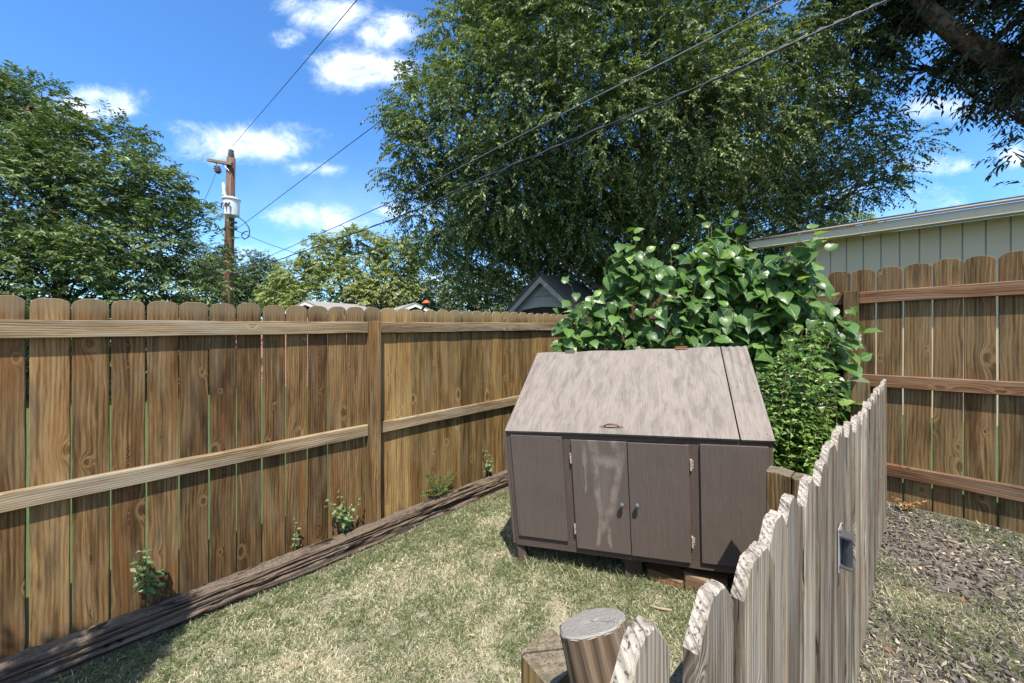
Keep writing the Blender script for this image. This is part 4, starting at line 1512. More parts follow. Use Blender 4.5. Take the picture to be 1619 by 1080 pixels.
# trees further off
far = [('rounded dark olive tree right behind the utility pole', [(400, 440, 26, 1.9), (360, 430, 26, 1.8), (430, 455, 26, 1.5), (385, 475, 25, 2), (330, 420, 27, 1.8), (340, 470, 25, 2.2), (425, 430, 26.5, .9)], 'leaf_oak', 'far trees behind the left fence', 31),
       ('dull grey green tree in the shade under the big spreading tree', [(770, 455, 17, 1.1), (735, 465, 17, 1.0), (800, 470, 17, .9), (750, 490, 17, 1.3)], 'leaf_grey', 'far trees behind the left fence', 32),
       ('dark green tree between the pale tree and the big spreading tree', [(680, 470, 24, 1.3), (700, 480, 24, 1.3), (655, 480, 24, 1.4), (720, 455, 24.5, .9), (640, 470, 25, 1.3)], 'leaf_oak', 'far trees behind the left fence', 33),
       ('low leafy tree seen behind the grey gable under the big canopy', [(860, 470, 22, 2.2), (920, 460, 22, 2.2), (980, 470, 22, 2.2), (830, 480, 22, 1.6)], 'leaf_oak', 'far trees behind the left fence', 34),
       ('dark leafy tree far behind the bush and the cream house', [(1050, 450, 18, 2.2), (1120, 430, 18, 2.4), (1190, 420, 18, 2.0), (1000, 440, 19, 2.0)], 'leaf_oak', 'far trees behind the left fence', 35),
       ('pale treetop peeking over the cream house roof', [(1340, 365, 20, 1.0), (1310, 372, 20, .8), (1375, 380, 20, 1.0)], 'leaf_pale', None, 36)]
for (lab, lb, mt_, grp, sd) in far:
    c0 = at(lb[0][0], 530, lb[0][2])
    build_tree('far_tree', lab, 'tree', (c0[0], c0[1], -.3), [(c0[0], c0[1], -.4), (c0[0], c0[1], .9), tuple(at(lb[0][0], lb[0][1], lb[0][2]))],
               [lobe(*q) for q in lb], M[mt_], M['bark_dark'], leaf=.20, wid=.10, k=8, sl=.6, per=200 if sd not in (34, 35) else 130, droop=.25, seed=sd, thr=.36, ns=.8, trunk_r=.16, subs=5, group=grp)

# unseen tree added behind the viewpoint, leaf clumps shaped to shade the near left corner
build_tree('added_shade_tree', 'small unseen leafy tree added behind the viewpoint to cast dappled shade', 'tree', (-3.1, -.9, .0),
           [(-3.1, -.9, -.1), (-3.0, -.8, 1.2), (-2.8, -.5, 2.3), (-2.4, -.2, 3.0)],
           [((-1.95, .56, 2.75), (.07, .17, .08), 12.0), ((-1.86, .33, 2.75), (.06, .12, .08), 10.0), ((-2.16, .43, 2.75), (.13, .09, .06), 2.5), ((-2.30, .30, 2.75), (.12, .09, .06), 2.5), ((-2.5, -.3, 3.0), (.3, .2, .2), 1)],
           M['leaf_ash'], M['bark'], leaf=.06, wid=.032, k=8, sl=.12, per=1800, seed=44, thr=.25, trunk_r=.05, subs=6)


# ------------------------------------------------------------------ the heart-leaved bush behind the shed
def heart_template():
    rows = np.linspace(0, 1, 10)
    # half width: cordate base, widest at .3, drawn out tip
    hw = np.array([.08, .33, .42, .44, .41, .35, .27, .18, .08, .0])
    back = np.array([0, -.06, 0, 0, 0, 0, 0, 0, 0, 0])
    cols = np.array([-1, -.55, 0, .55, 1])
    V, W = [], []
    for i, r in enumerate(rows):
        for c in cols:
            x = hw[i] * c
            y = r + (-.13 * abs(c) if i <= 1 else 0) + (.0 if i else 0)
            z = .20 * abs(x) ** 1.1 - .26 * r * r + .018 * math.sin(i * 2.4 + c * 2) * abs(c)
            V.append((x, y, z)); W.append((x, 0, r))
    F = []
    for i in range(len(rows) - 1):
        for c in range(4):
            a = i * 5 + c
            F.append([a, a + 1, a + 6, a + 5])
    return np.array(V), np.array(F), np.array(W)


HV, HF, HW = heart_template()


def place_hearts(P, D, N, L, lv):
    D = unit(D); S = unit(np.cross(D, N)); Nn = np.cross(S, D)
    V = P[:, None, :] + L[:, None, None] * (HV[None, :, 0:1] * S[:, None, :] + HV[None, :, 1:2] * D[:, None, :] + HV[None, :, 2:3] * Nn[:, None, :])
    n = len(P)
    F = (HF[None] + (np.arange(n) * len(HV))[:, None, None]).reshape(-1, 4)
    return V.reshape(-1, 3), F, np.tile(HW, (n, 1)), np.repeat(lv, len(HV))


def bush():
    rng = np.random.default_rng(3)
    rs = random.Random(3)
    base = np.array((1.35, 3.15, .1))
    t = thing('mulberry_bush', 'large glossy green bush with heart shaped leaves growing behind the brown shed', 'bush', base)
    sb = MB()
    # tips: px, py, Y, leaf length
    tips = [(980, 395, 3.35, .11), (998, 372, 3.3, .12), (1015, 402, 3.3, .12), (1125, 362, 3.35, .13), (1148, 356, 3.3, .13), (1165, 375, 3.25, .13), (1135, 388, 3.15, .13), (1110, 395, 3.2, .13), (1276, 382, 2.8, .15), (1262, 398, 2.8, .14), (1292, 402, 2.75, .13), (1274, 432, 2.75, .14), (1180, 400, 3.1, .13), (905, 455, 3.25, .105), (892, 500, 3.2, .10), (935, 470, 3.25, .10), (985, 372, 3.3, .105), (975, 420, 3.3, .10), (1005, 385, 3.35, .10), (1012, 430, 3.2, .11),
            (1060, 395, 3.4, .10), (1075, 430, 3.2, .11), (1120, 352, 3.3, .115), (1150, 345, 3.4, .11), (1168, 385, 3.2, .12), (1130, 410, 3.1, .13), (1100, 450, 3.0, .12),
            (1185, 420, 3.1, .11), (1210, 440, 3.0, .11), (1235, 410, 2.9, .12), (1268, 368, 2.75, .14), (1283, 378, 2.75, .13), (1250, 450, 2.75, .14), (1285, 470, 2.7, .12),
            (1320, 475, 2.6, .10), (1335, 500, 2.55, .11), (1350, 530, 2.5, .12), (1355, 500, 2.5, .10), (1345, 570, 2.5, .11), (1300, 540, 2.6, .14), (1240, 520, 2.75, .13),
            (1330, 610, 2.55, .11), (1350, 640, 2.5, .11), (1310, 640, 2.5, .12), (1290, 600, 2.5, .13), (1345, 665, 2.5, .10), (1200, 500, 2.9, .12), (1160, 490, 2.9, .12), (1040, 480, 3.1, .11), (980, 490, 3.2, .10), (940, 520, 3.2, .10),
            (890, 535, 3.2, .09), (1090, 510, 3.0, .11), (1020, 520, 3.1, .10), (960, 450, 3.3, .10), (1130, 530, 2.9, .11), (1200, 560, 2.7, .12), (1230, 620, 2.55, .12), (1250, 570, 2.6, .12), (1225, 680, 2.5, .12), (1270, 660, 2.5, .11)]
    roots = [np.array((x, y, .05)) for x, y in ((.75, 3.62), (1.05, 3.5), (1.35, 3.4), (1.6, 3.2), (1.85, 3.0))]
    Ps, Ds, Ns, Ls, lvs = [], [], [], [], []
    for (px, py, Y, L) in tips:
        tip = at(px, py, Y)
        root = min(roots, key=lambda r_: abs(r_[0] - tip[0]) + rs.uniform(0, .3))
        # behind the shed: keep the low part back
        lowmid = root * .5 + tip * .5 + np.array((rs.uniform(-.08, .08), .12, .12 * (tip[2] - .1)))
        path = catmull([root, root * .75 + lowmid * .25 + (0, 0, .1), lowmid, tip], 9)
        sb_r = np.linspace(.011, .0022, len(path))
        add_tube(sb, path, sb_r, 6, 0, False)
        m_ = len(path)
        cnt = rs.randint(17, 22)
        for j in range(cnt):
            f = .45 + .55 * (j / (cnt - 1)) ** .7
            p = path[min(m_ - 1, int(f * (m_ - 1)))] + rng.normal(0, .006, 3)
            tg = path[min(m_ - 1, int(f * (m_ - 1)) + 1)] - path[max(0, int(f * (m_ - 1)) - 1)]
            tg /= np.linalg.norm(tg) + 1e-9
            a = j * 2.4 + rs.uniform(-.5, .5)
            out = np.array((math.cos(a), math.sin(a) - .55, .25))
            out /= np.linalg.norm(out)
            pet = rs.uniform(.03, .075)
            p2 = p + out * pet + np.array((0, 0, .012))
            add_tube(sb, [p, (p + p2) / 2 + np.array((0, 0, .008)), p2], .0014, 4, 0, False)
            young = j >= cnt - 1
            l_ = L * (rs.uniform(.6, .8) if young else rs.uniform(.85, 1.3))
            d = out * .8 + np.array((0, -.10, -.55 if not young else .2)) + rng.normal(0, .18, 3)
            nn = np.array((out[0] * .5, out[1] * .5 - .50, .75)) + rng.normal(0, .22, 3)
            Ps.append(p2); Ds.append(d); Ns.append(nn); Ls.append(l_)
            lvs.append(np.clip((.72 if young else .42) + rng.normal(0, .20), 0, 1))
    # fill the body of the bush
    for _ in range(1900):
        px, py = rng.uniform(885, 1345), rng.uniform(360, 720)
        if px < 1190 and py > 575: continue
        lim = np.interp(px, [885, 930, 975, 1010, 1060, 1110, 1150, 1190, 1240, 1275, 1300, 1345], [492, 465, 388, 388, 412, 378, 366, 398, 410, 392, 440, 515])
        if py < lim + 8: continue
        Y = np.interp(px, [885, 1345], [3.45, 2.72]) + rng.uniform(-.08, .35)
        p = at(px, py, Y)
        out = unit(np.array((rng.uniform(-.7, .7), -.8, .3)))
        Ps.append(p); Ds.append(out * .5 + np.array((0, 0, -.7)) + rng.normal(0, .25, 3)); Ns.append(np.array((0, -.75, .6)) + rng.normal(0, .3, 3))
        Ls.append(rng.uniform(.075, .145)); lvs.append(rng.uniform(.0, .7))
        add_tube(sb, [p, p + np.array((0, .06, -.01)), p + np.array((rng.uniform(-.05, .05), .16, -.10))], .0015, 4, 0, False)
    V, F, W, L = place_hearts(np.array(Ps), np.array(Ds), np.array(Ns), np.array(Ls), np.array(lvs))
    sb.build('stem', M['stem'], t, smooth=True)
    put('foliage', V, F, M['leaf_mulberry'], t, attrs={'wco': W, 'lv': L}, smooth=True)


bush()


def small_plant(name, label, cat, base, stems, leaf, wid, mat, seed, opp=True, k=8, stem_mat='stem', group=None, spread=1.0, stem_r=.002, heart=False, start=.2):
    """stems: list of tip positions; leaves along them"""
    rng = np.random.default_rng(seed); rs = random.Random(seed)
    t = thing(name, label, cat, base, group)
    sb = MB()
    P, D, N, L = [], [], [], []
    base = np.asarray(base, float)
    for tip in stems:
        tip = np.asarray(tip, float)
        b = base + np.array((rs.uniform(-.015, .015), rs.uniform(-.015, .015), 0)) * spread
        mid = (b + tip) / 2 + rng.normal(0, .012, 3) * spread + np.array((0, 0, .02))
        path = catmull([b, mid, tip], 8)
        add_tube(sb, path, np.linspace(stem_r * 1.5, stem_r * .5, len(path)), 5, 0, False)
        for j in range(k):
            f = start + (1 - start) * j / (k - 1)
            i = min(len(path) - 1, int(f * (len(path) - 1)))
            for sg in ((1, -1) if opp else ((1,) if j % 2 else (-1,))):
                a = j * 1.57 + rs.uniform(-.3, .3)
                out = np.array((math.cos(a) * sg, math.sin(a) * sg, rs.uniform(-.3, .5)))
                P.append(path[i]); D.append(out + rng.normal(0, .2, 3)); N.append(np.array((0, -.45, .8)) + rng.normal(0, .42, 3))
                L.append(leaf * rs.uniform(.6, 1.15) * (1.15 - .5 * f))
    P, D, N, L = map(np.array, (P, D, N, L))
    lv = rng.uniform(.1, 1, len(P))
    sb.build('stem', M[stem_mat], t, smooth=True)
    if heart:
        V, F, W, lvv = place_hearts(P, D, N, L, lv)
        # slimmer
        put('foliage', V, F, mat, t, attrs={'wco': W, 'lv': lvv}, smooth=True)
    else:
        V, F, lvv = simple_leaves(P, D, N, L, L * wid, lv, .2, .25)
        put('foliage', V, F, mat, t, attrs={'lv': lvv})
    return t


# small leaved shrub in front of the bush, right of the shed
rg = np.random.default_rng(77)
stems = []
for i in range(150):
    px = rg.uniform(1205, 1330); py = rg.uniform(500, 705)
    if px > 1300 and py < 590: continue
    if px < 1225 and py < 560: continue
    stems.append(at(px, py, rg.uniform(2.25, 2.6)))
small_plant('privet_shrub', 'fine leaved bright green shrub squeezed between the shed and the picket fence', 'shrub', (1.83, 2.55, .25), stems, .058, .5,
            M['leaf_small'], 5, k=22, stem_mat='stem_brown', spread=8, stem_r=.0025, start=.35)

LB = lambda px, q, z=-.0: None


def fence_pt(px, q):
    """ground-level point seen in column px, q metres in front of the left fence"""
    r = (px - HX) / FPX
    # q = 3.085 - (.734 - .679 r) Y
    Y = (3.085 - q) / (.734 - .679 * r)
    return np.array((r * Y, Y, 0.0))


def fp(px, py, q):
    b = fence_pt(px, q)
    return at(px, py, b[1])


G = 'weeds sprouting between the left fence and the timber'
small_plant('weed', 'small leafy weed with pointed green leaves, leftmost by the left fence', 'weed', fp(240, 948, .05),
            [fp(222, 872, .07), fp(215, 905, .10), fp(255, 905, .08), fp(248, 925, .10), fp(232, 885, .12), fp(226, 880, .05)], .080, .42, M['leaf_weed'], 101, k=5, group=G, start=.35)
small_plant('weed', 'tiny wilted weed stalk against the left fence above the timber', 'weed', fp(467, 870, .05),
            [fp(464, 822, .06), fp(468, 845, .07)], .032, .6, M['leaf_weed'], 102, k=6, group=G)
small_plant('weed', 'bushy weed with toothed leaves just left of the fence post', 'weed', fp(545, 840, .06),
            [fp(520, 790, .08), fp(536, 775, .07), fp(540, 800, .12), fp(555, 800, .10), fp(570, 788, .07), fp(566, 815, .10), fp(528, 815, .12), fp(550, 822, .13), fp(516, 800, .10)], .052, .62, M['leaf_weed'], 103, k=6, group=G)
small_plant('weed', 'small upright weed on the fence close to the shed', 'weed', fp(772, 750, .05),
            [fp(764, 705, .06), fp(768, 715, .08), fp(777, 725, .07), fp(772, 735, .09)], .055, .45, M['leaf_weed'], 104, k=6, group=G)
# ferny plant
rgf = np.random.default_rng(6)
b0 = fp(692, 785, .07)
fr = [fp(rgf.uniform(664, 724), rgf.uniform(735, 785), rgf.uniform(.04, .16)) for _ in range(30)]
small_plant('fern_weed', 'light green feathery fern like plant growing over the timber', 'plant', b0, fr, .030, .22, M['leaf_fern'], 105, k=22, group=None, start=.25, stem_r=.0012)
# weed at the foot of the right fence with reddish leaves
b1 = at(1432, 790, 2.62); b1[2] = .31
small_plant('weed', 'reddish and green weed at the foot of the stained fence', 'weed', b1,
            [b1 + np.array((rgf.uniform(-.10, .10), rgf.uniform(-.06, .02), rgf.uniform(.02, .09))) for _ in range(8)], .035, .5, M['dry_leaf'], 106, k=5)


# ------------------------------------------------------------------ grass, chips, litter
def blades(X, Y, Z, ln, wd, lv, rng, lean=.9):
    n = len(X)
    P = np.c_[X, Y, Z]
    a = rng.uniform(0, 2 * PI, n)
    th = rng.uniform(.1, lean, n) ** .8 * 1.45
    d = np.c_[np.cos(a) * np.sin(th), np.sin(a) * np.sin(th), np.cos(th)]
    b = a + rng.normal(0, .5, n)
    th2 = np.clip(th + rng.uniform(.1, .8, n), 0, 1.75)
    d2 = np.c_[np.cos(b) * np.sin(th2), np.sin(b) * np.sin(th2), np.cos(th2)]
    s = unit(np.cross(d, rng.normal(0, 1, (n, 3)))) * (wd / 2)[:, None]
    m = P + d * (ln * .5)[:, None]
    tip = m + d2 * (ln * .5)[:, None]
    V = np.stack([P - s, P + s, m + s * .8, m - s * .8, tip], 1).reshape(-1, 3)
    i = np.arange(n)[:, None] * 5
    F = np.concatenate([i + [[0, 1, 2]], i + [[0, 2, 3]], i + [[3, 2, 4]]], 1).reshape(-1, 3)
    return V, F, np.repeat(lv, 5)


def lawn():
    rng = np.random.default_rng(8)
    n = 1500000
    X = rng.uniform(-3.0, 3.0, n); Y = rng.uniform(.15, 4.9, n)
    q = qdist(X, Y)
    dist = np.sqrt(X ** 2 + Y ** 2 + 1.6 ** 2)
    keep = (q > .20) & (q < 2.90) & (rdist(X, Y) > .03) & (np.abs(X) < 1.65 * Y + .3)
    keep &= rng.uniform(0, 1, n) < np.clip((2.1 / dist) ** 1.6, 0, 1)
    X, Y, q = X[keep], Y[keep], q[keep]
    P2 = np.c_[X, Y, X * 0]
    clump = fbm(P2, 16.0, 2)
    keep = clump > rng.uniform(.22, .52, len(X))
    X, Y, q, P2, clump = X[keep], Y[keep], q[keep], P2[keep], clump[keep]
    patch = fbm(P2 + 5, 1.5, 3)
    mid = fbm(P2 + 9, 7.0, 2)
    # green blades where patches are green; dry straw elsewhere; greener by the timber
    g = patch * .7 + mid * .6 - .65 - .22 * np.exp(-((q - .3) / .25) ** 2)
    dry = rng.uniform(0, 1, len(X)) < np.clip(.50 + g * 1.7, .12, .92)
    lv = np.where(dry, rng.uniform(.58, 1.0, len(X)), rng.uniform(.0, .52, len(X)))
    ln = np.where(dry, rng.uniform(.016, .038, len(X)), rng.uniform(.018, .050, len(X)))
    Z = ground_z(X, Y) + (fbm(P2, 4.0, 3) - .5) * .03 - .002 + np.where(dry, .0, .002)
    wd = rng.uniform(.0016, .0036, len(X)) * np.clip(np.sqrt(X ** 2 + Y ** 2) / 1.6, 1, 2)
    V, F, L = blades(X, Y, Z, ln, wd, lv, rng, 1.0)
    print('grass', len(X))
    o = put('lawn_grass', V, F, M['grass'], attrs={'lv': L})
    tag(o, 'short patchy lawn of green and straw coloured grass', 'grass', kind='stuff')
    # longer tufts: along the timber, around shed legs and under it
    cs = []
    for _ in range(420):
        s = rng.uniform(-1.2, 3.9)
        p = LF0 + LFD * s + LFN * (rng.normal(.235, .03))
        cs.append((p[0], p[1], rng.uniform(.03, .06)))
    for _ in range(200):
        u = rng.uniform(-.02, .75); bk = rng.uniform(-.03, .22)
        p = SF(u, 0)[:2] + SHED_BACK[:2] * bk
        cs.append((p[0], p[1], rng.uniform(.05, .11)))
    for _ in range(60):
        s = rng.uniform(-1.0, 3.6)
        p = LF0 + LFD * s + LFN * (rng.normal(.05, .03))
        cs.append((p[0], p[1], rng.uniform(.10, .16)))
    for _ in range(900):
        x_, y_ = rng.uniform(-2.4, 2.2), rng.uniform(.5, 4.2)
        if .35 < qdist(x_, y_) < 2.85 and fbm(np.array([[x_, y_, 0.]]) + 5, 1.5, 3)[0] < .50:
            cs.append((x_, y_, rng.uniform(.025, .05)))
    cs = np.array(cs)
    rep = 14
    X = np.repeat(cs[:, 0], rep) + rng.normal(0, .018, len(cs) * rep)
    Y = np.repeat(cs[:, 1], rep) + rng.normal(0, .018, len(cs) * rep)
    ln = np.repeat(cs[:, 2], rep) * rng.uniform(.5, 1.2, len(X))
    lv = np.where(rng.uniform(0, 1, len(X)) < .2, rng.uniform(.6, .9, len(X)), rng.uniform(.05, .5, len(X)))
    V, F, L = blades(X, Y, ground_z(X, Y), ln, rng.uniform(.002, .004, len(X)), lv, rng, .8)
    o = put('grass_tufts', V, F, M['grass'], attrs={'lv': L})
    tag(o, 'longer uncut grass along the timber and under the shed', 'grass', kind='stuff')


lawn()


def mulch():
    rng = np.random.default_rng(18)
    n = 60000
    X = rng.uniform(-.2, 5.0, n); Y = rng.uniform(.0, 3.9, n)
    q = qdist(X, Y); rd = rdist(X, Y)
    keep = (q > 2.97) & (rd > .02)
    X, Y, q, rd = X[keep], Y[keep], q[keep], rd[keep]
    P2 = np.c_[X, Y, X * 0]
    # chips
    dens = fbm(P2, 3.5, 3)
    kc = (dens + .25 * np.exp(-rd / .5)) > rng.uniform(.30, .55, len(X))
    x, y = X[kc], Y[kc]
    m = len(x)
    c = np.c_[x, y, ground_z(x, y) + (fbm(np.c_[x, y, x * 0], 4.0, 3) - .5) * .03 + rng.uniform(.0, .012, m)]
    a = rng.normal(.7, .8, m)
    d = np.c_[np.cos(a), np.sin(a), rng.normal(0, .28, m)]; d = unit(d)
    s = unit(np.cross(d, np.c_[rng.normal(0, .4, m), rng.normal(0, .4, m), np.ones(m)]))
    nn = np.cross(s, d)
    L = rng.uniform(.015, .055, m)[:, None]; Wd = rng.uniform(.007, .018, m)[:, None]; T = rng.uniform(.002, .006, m)[:, None]
    V = np.stack([c - d * L / 2, c + s * Wd / 2 + d * L * .1, c + d * L / 2, c - s * Wd / 2 - d * L * .05, c + nn * T + d * L * .1, c + nn * T * .8 - d * L * .25], 1).reshape(-1, 3)
    i = np.arange(m)[:, None] * 6
    F = np.concatenate([i + [[0, 1, 5]], i + [[1, 2, 4]], i + [[2, 3, 4]], i + [[3, 0, 5]], i + [[1, 4, 5]], i + [[3, 5, 4]]], 1).reshape(-1, 3)
    lv = np.clip(rng.normal(.45, .25, m), 0, .97)
    lv[rng.uniform(0, 1, m) < .02] = 1
    o = put('bark_mulch', V, F, M['chips'], attrs={'lv': np.repeat(lv, 6)})
    tag(o, 'dark bark mulch chips covering the strip right of the picket fence', 'mulch', kind='stuff')
    # thin grass over it
    n = 330000
    X = rng.uniform(-.2, 4.5, n); Y = rng.uniform(.1, 3.3, n)
    q = qdist(X, Y); rd = rdist(X, Y)
    keep = (q > 2.95) & (rd > .05)
    X, Y, q, rd = X[keep], Y[keep], q[keep], rd[keep]
    P2 = np.c_[X, Y, X * 0]
    band = fbm(P2 + 3, 2.6, 3) + .10 * np.clip(rd - .6, -1, 1) + .10 * np.exp(-(q - 2.98) / .12)
    keep = band > rng.uniform(.38, .66, len(X))
    X, Y, P2 = X[keep], Y[keep], P2[keep]
    dry = rng.uniform(0, 1, len(X)) < np.clip(.35 + (fbm(P2 + 20, 4.0, 2) - .5) * 2, .1, .9)
    lv = np.where(dry, rng.uniform(.55, 1, len(X)), rng.uniform(0, .5, len(X)))
    V, F, L = blades(X, Y, ground_z(X, Y) + (fbm(P2, 4.0, 3) - .5) * .03, rng.uniform(.018, .05, len(X)), rng.uniform(.0016, .003, len(X)), lv, rng, 1.0)
    print('mulch grass', len(X), 'chips', m)
    o = put('sparse_grass', V, F, M['grass'], attrs={'lv': L})
    tag(o, 'thin patchy grass growing through the bark mulch', 'grass', kind='stuff')
    # fallen dry leaves
    n = 70
    X = np.r_[rng.uniform(1.2, 3.4, 45), rng.uniform(-1.5, 1.2, 25)]
    Y = np.r_[rng.uniform(.9, 2.9, 45), rng.uniform(1.0, 2.6, 25)]
    keep = (rdist(X, Y) > .08) & (qdist(X, Y) > .4)
    X, Y = X[keep], Y[keep]
    P = np.c_[X, Y, ground_z(X, Y) + .016]
    a = rng.uniform(0, 2 * PI, len(X))
    V, F, L = simple_leaves(P, np.c_[np.cos(a), np.sin(a), rng.normal(0, .2, len(X))], np.c_[rng.normal(0, .3, len(X)), rng.normal(0, .3, len(X)), np.ones(len(X))],
                            rng.uniform(.02, .045, len(X)), rng.uniform(.010, .02, len(X)), rng.uniform(0, 1, len(X)), .5, -.2)
    o = put('fallen_leaves', V, F, M['dry_leaf'], attrs={'lv': L})
    tag(o, 'scattered dry orange and tan fallen leaves on the ground', 'leaves', kind='stuff')


mulch()


def twig():
    p = [at(1028, 944, 1.93), at(1045, 949, 1.9), at(1062, 950, 1.88)]
    for q_ in p: q_[2] = float(ground_z(q_[0], q_[1])) + .02
    mb = MB()
    add_tube(mb, catmull(p, 5), [.002] + [.006] * 9 + [.003], 6, .1)
    o = mb.build('stick', M['crossarm'], None, tuple(p[0]))
    tag(o, 'short tan piece of stick lying on the lawn in front of the shed', 'stick')


twig()


# ------------------------------------------------------------------ houses
def slab(mb, pts, off):
    """extrude polygon pts by vector off"""
    pts = [np.asarray(p, float) for p in pts]; off = np.asarray(off, float)
    n = len(pts)
    V = pts + [p + off for p in pts]
    F = [list(range(n)), [n + i for i in range(n)][::-1]] + [[(i + 1) % n, i, n + i, n + (i + 1) % n] for i in range(n)]
    mb.add(V, F, None, .5)


def cream_house():
    # runs parallel to the right fence
    D_wall, D_fas = 8.06, 7.62
    nrm = v3((.745, .667)); dr = v3(RFD)
    foot = nrm * D_wall
    # groove phase: a groove is seen at px 1313
    def s_at(px, D):
        r = (px - HX) / FPX
        # point = nrm*D + dr*s ; x/y = r
        return (r * nrm[1] * D - nrm[0] * D) / (dr[0] - r * dr[1])
    s0 = s_at(1240, D_wall); s1 = s0 + 13.0
    t = thing('cream_house', 'cream house with grooved vertical siding and a long pale eave behind the right fence', 'house', tuple(foot + dr * (s0 + 2)))
    # wall in grooved panels: one mesh, real grooves
    sg = s_at(1313, D_wall); pitch = (s_at(1598, D_wall) - sg) / 9
    k0 = int(math.floor((s0 - sg) / pitch))
    mb = MB()
    s = s0
    edges = [s0] + [sg + pitch * k for k in range(k0 + 1, 60) if sg + pitch * k < s1] + [s1]
    for a, b in zip(edges[:-1], edges[1:]):
        g = .007
        mb.box(foot, dr, UP, -nrm, a + g, b - g, -.2, 3.1285, -.02, 0, .002)
    mb.build('wall', M['cream'], t)
    mb = MB()
    slab(mb, [foot + dr * s0 - UP * .2, foot + dr * s1 - UP * .2, foot + dr * s1 + UP * 3.129, foot + dr * s0 + UP * 3.129], nrm * 4)
    # move the core just behind the panels
    mb.v = [tuple(np.array(p) + nrm * .012) for p in mb.v]
    mb.build('wall_core', M['louvre'], t)
    # eave: fascia, soffit, roof
    e = nrm * D_fas
    sL = s_at(1186, D_fas); sR = s1
    mb = MB()
    mb.box(e, dr, UP, -nrm, sL, sR, 3.085, 3.215, -.02, 0, .003, along='x')
    mb.build('fascia', M['eave_paint'], t)
    mb = MB()
    slab(mb, [e + dr * sL + UP * 3.13 + nrm * .021, e + dr * sR + UP * 3.13 + nrm * .021, foot + dr * sR + UP * 3.13, foot + dr * sL + UP * 3.13], UP * .02)
    mb.build('soffit', M['eave_paint'], t)
    mb = MB()
    rise = .22
    a = e - nrm * .03 + UP * 3.218; d_ = nrm * 4.0 + UP * rise * 4.0
    slab(mb, [a + dr * (sL - .03), a + dr * (sR), a + dr * sR + d_, a + dr * (sL - .03) + d_], UP * .022)
    rf = mb.build('roof', M['roof_grey'], t)
    mb = MB()
    mb.box(e, dr, UP, -nrm, sL - .03, sR, 3.2155, 3.2405, .0305, .036, .001, along='x')
    mb.build('drip_edge', M['stem_brown'], rf)
    # bargeboard at the left end
    mb = MB()
    q = e + dr * (sL - .002)
    slab(mb, [q + UP * 3.09, q + UP * 3.214, q + nrm * 4 + UP * (3.214 + rise * 4), q + nrm * 4 + UP * (3.09 + rise * 4)], -dr * .018)
    mb.build('bargeboard', M['eave_paint'], t)


cream_house()


def gable_house():
    # small grey gabled outbuilding beyond the fence corner
    apex = at(859, 438, 6.9)
    k_ = 6.9 / 9
    fd = np.array((.85, -.53, 0)); fd /= np.linalg.norm(fd)         # along the gable wall
    bk = np.array((-fd[1], fd[0], 0))
    t = thing('garden_outbuilding', 'small grey gabled outbuilding with dark shingle roof beyond the fence corner', 'outbuilding', (apex[0], apex[1], -.1))
    hw, eave = 1.62 * k_, apex[2] - 1.62 * k_ * .90
    pL, pR = apex - fd * hw, apex + fd * hw
    pL = np.array((pL[0], pL[1], eave)); pR = np.array((pR[0], pR[1], eave))
    gL, gR = pL.copy(), pR.copy(); gL[2] = gR[2] = -.2
    mb = MB(); slab(mb, [gL, gR, pR, apex - UP * .02, pL], bk * 2.1)
    mb.build('wall', M['grey_siding'], t)
    # roof planes
    for s_, name in ((-1, 'roof'), (1, 'roof')):
        e = (pL if s_ < 0 else pR) + fd * s_ * .13 - UP * .13 * 1.02
        a = apex + UP * .0
        o = -bk * .15
        mb = MB(); slab(mb, [a + o, e + o, e + bk * 2.2, a + bk * 2.2][::1], np.array((s_ * .03 * fd[0], s_ * .03 * fd[1], .055)))
        mb.build(name, M['roof_dark'], t)
        # rake board
        mb = MB()
        ii = -bk * .145
        slab(mb, [a + ii - UP * .005, e + ii - UP * .005, e + ii - UP * .11, a + ii - UP * .125], bk * .02)
        mb.build('rake_board', M['grey_siding'], t)
    # triangular vent
    f = -bk * .012
    c = apex - UP * .33
    tri = [c - fd * .20 - UP * .04, c + fd * .20 - UP * .04, c + UP * .17]
    mb = MB(); slab(mb, [p + f for p in tri], bk * .011)
    v_ = mb.build('vent', M['louvre'], t)
    mb = MB()
    for k in range(4):
        z = -.02 + .038 * k; hw_ = .17 * (1 - (z + .04) / .21)
        a0 = c - fd * hw_ + UP * z; a1 = c + fd * hw_ + UP * z
        slab(mb, [a0 + f, a1 + f, a1 + f - bk * .02 - UP * .02, a0 + f - bk * .02 - UP * .02], UP * .006)
    mb.build('louvre', M['grey_siding'], v_)
    # curved head trim over the wide door, and a near-black sheet painting the opening's shade
    zc = CAMZ + (HY - 488) / FPX * 6.9
    trim, inner = [], []
    for x in np.linspace(-.62, .75, 17):
        b = math.cos((x - .07) / .69 * 1.2) * .12
        trim.append(apex * (1, 1, 0) + fd * x * k_ + UP * (zc - .06 + b * k_))
    low = [p - UP * 1.9 for p in (trim[-1], trim[0])]
    mb = MB(); slab(mb, [p - bk * .008 for p in trim + low], bk * .006)
    mb.build('doorway', M['opening_shade'], t)
    mb = MB()
    slab(mb, [p - bk * .03 + UP * .001 for p in trim] + [p - bk * .03 + UP * .08 for p in trim[::-1]], bk * .02)
    mb.build('door_trim', M['grey_siding'], t)


gable_house()


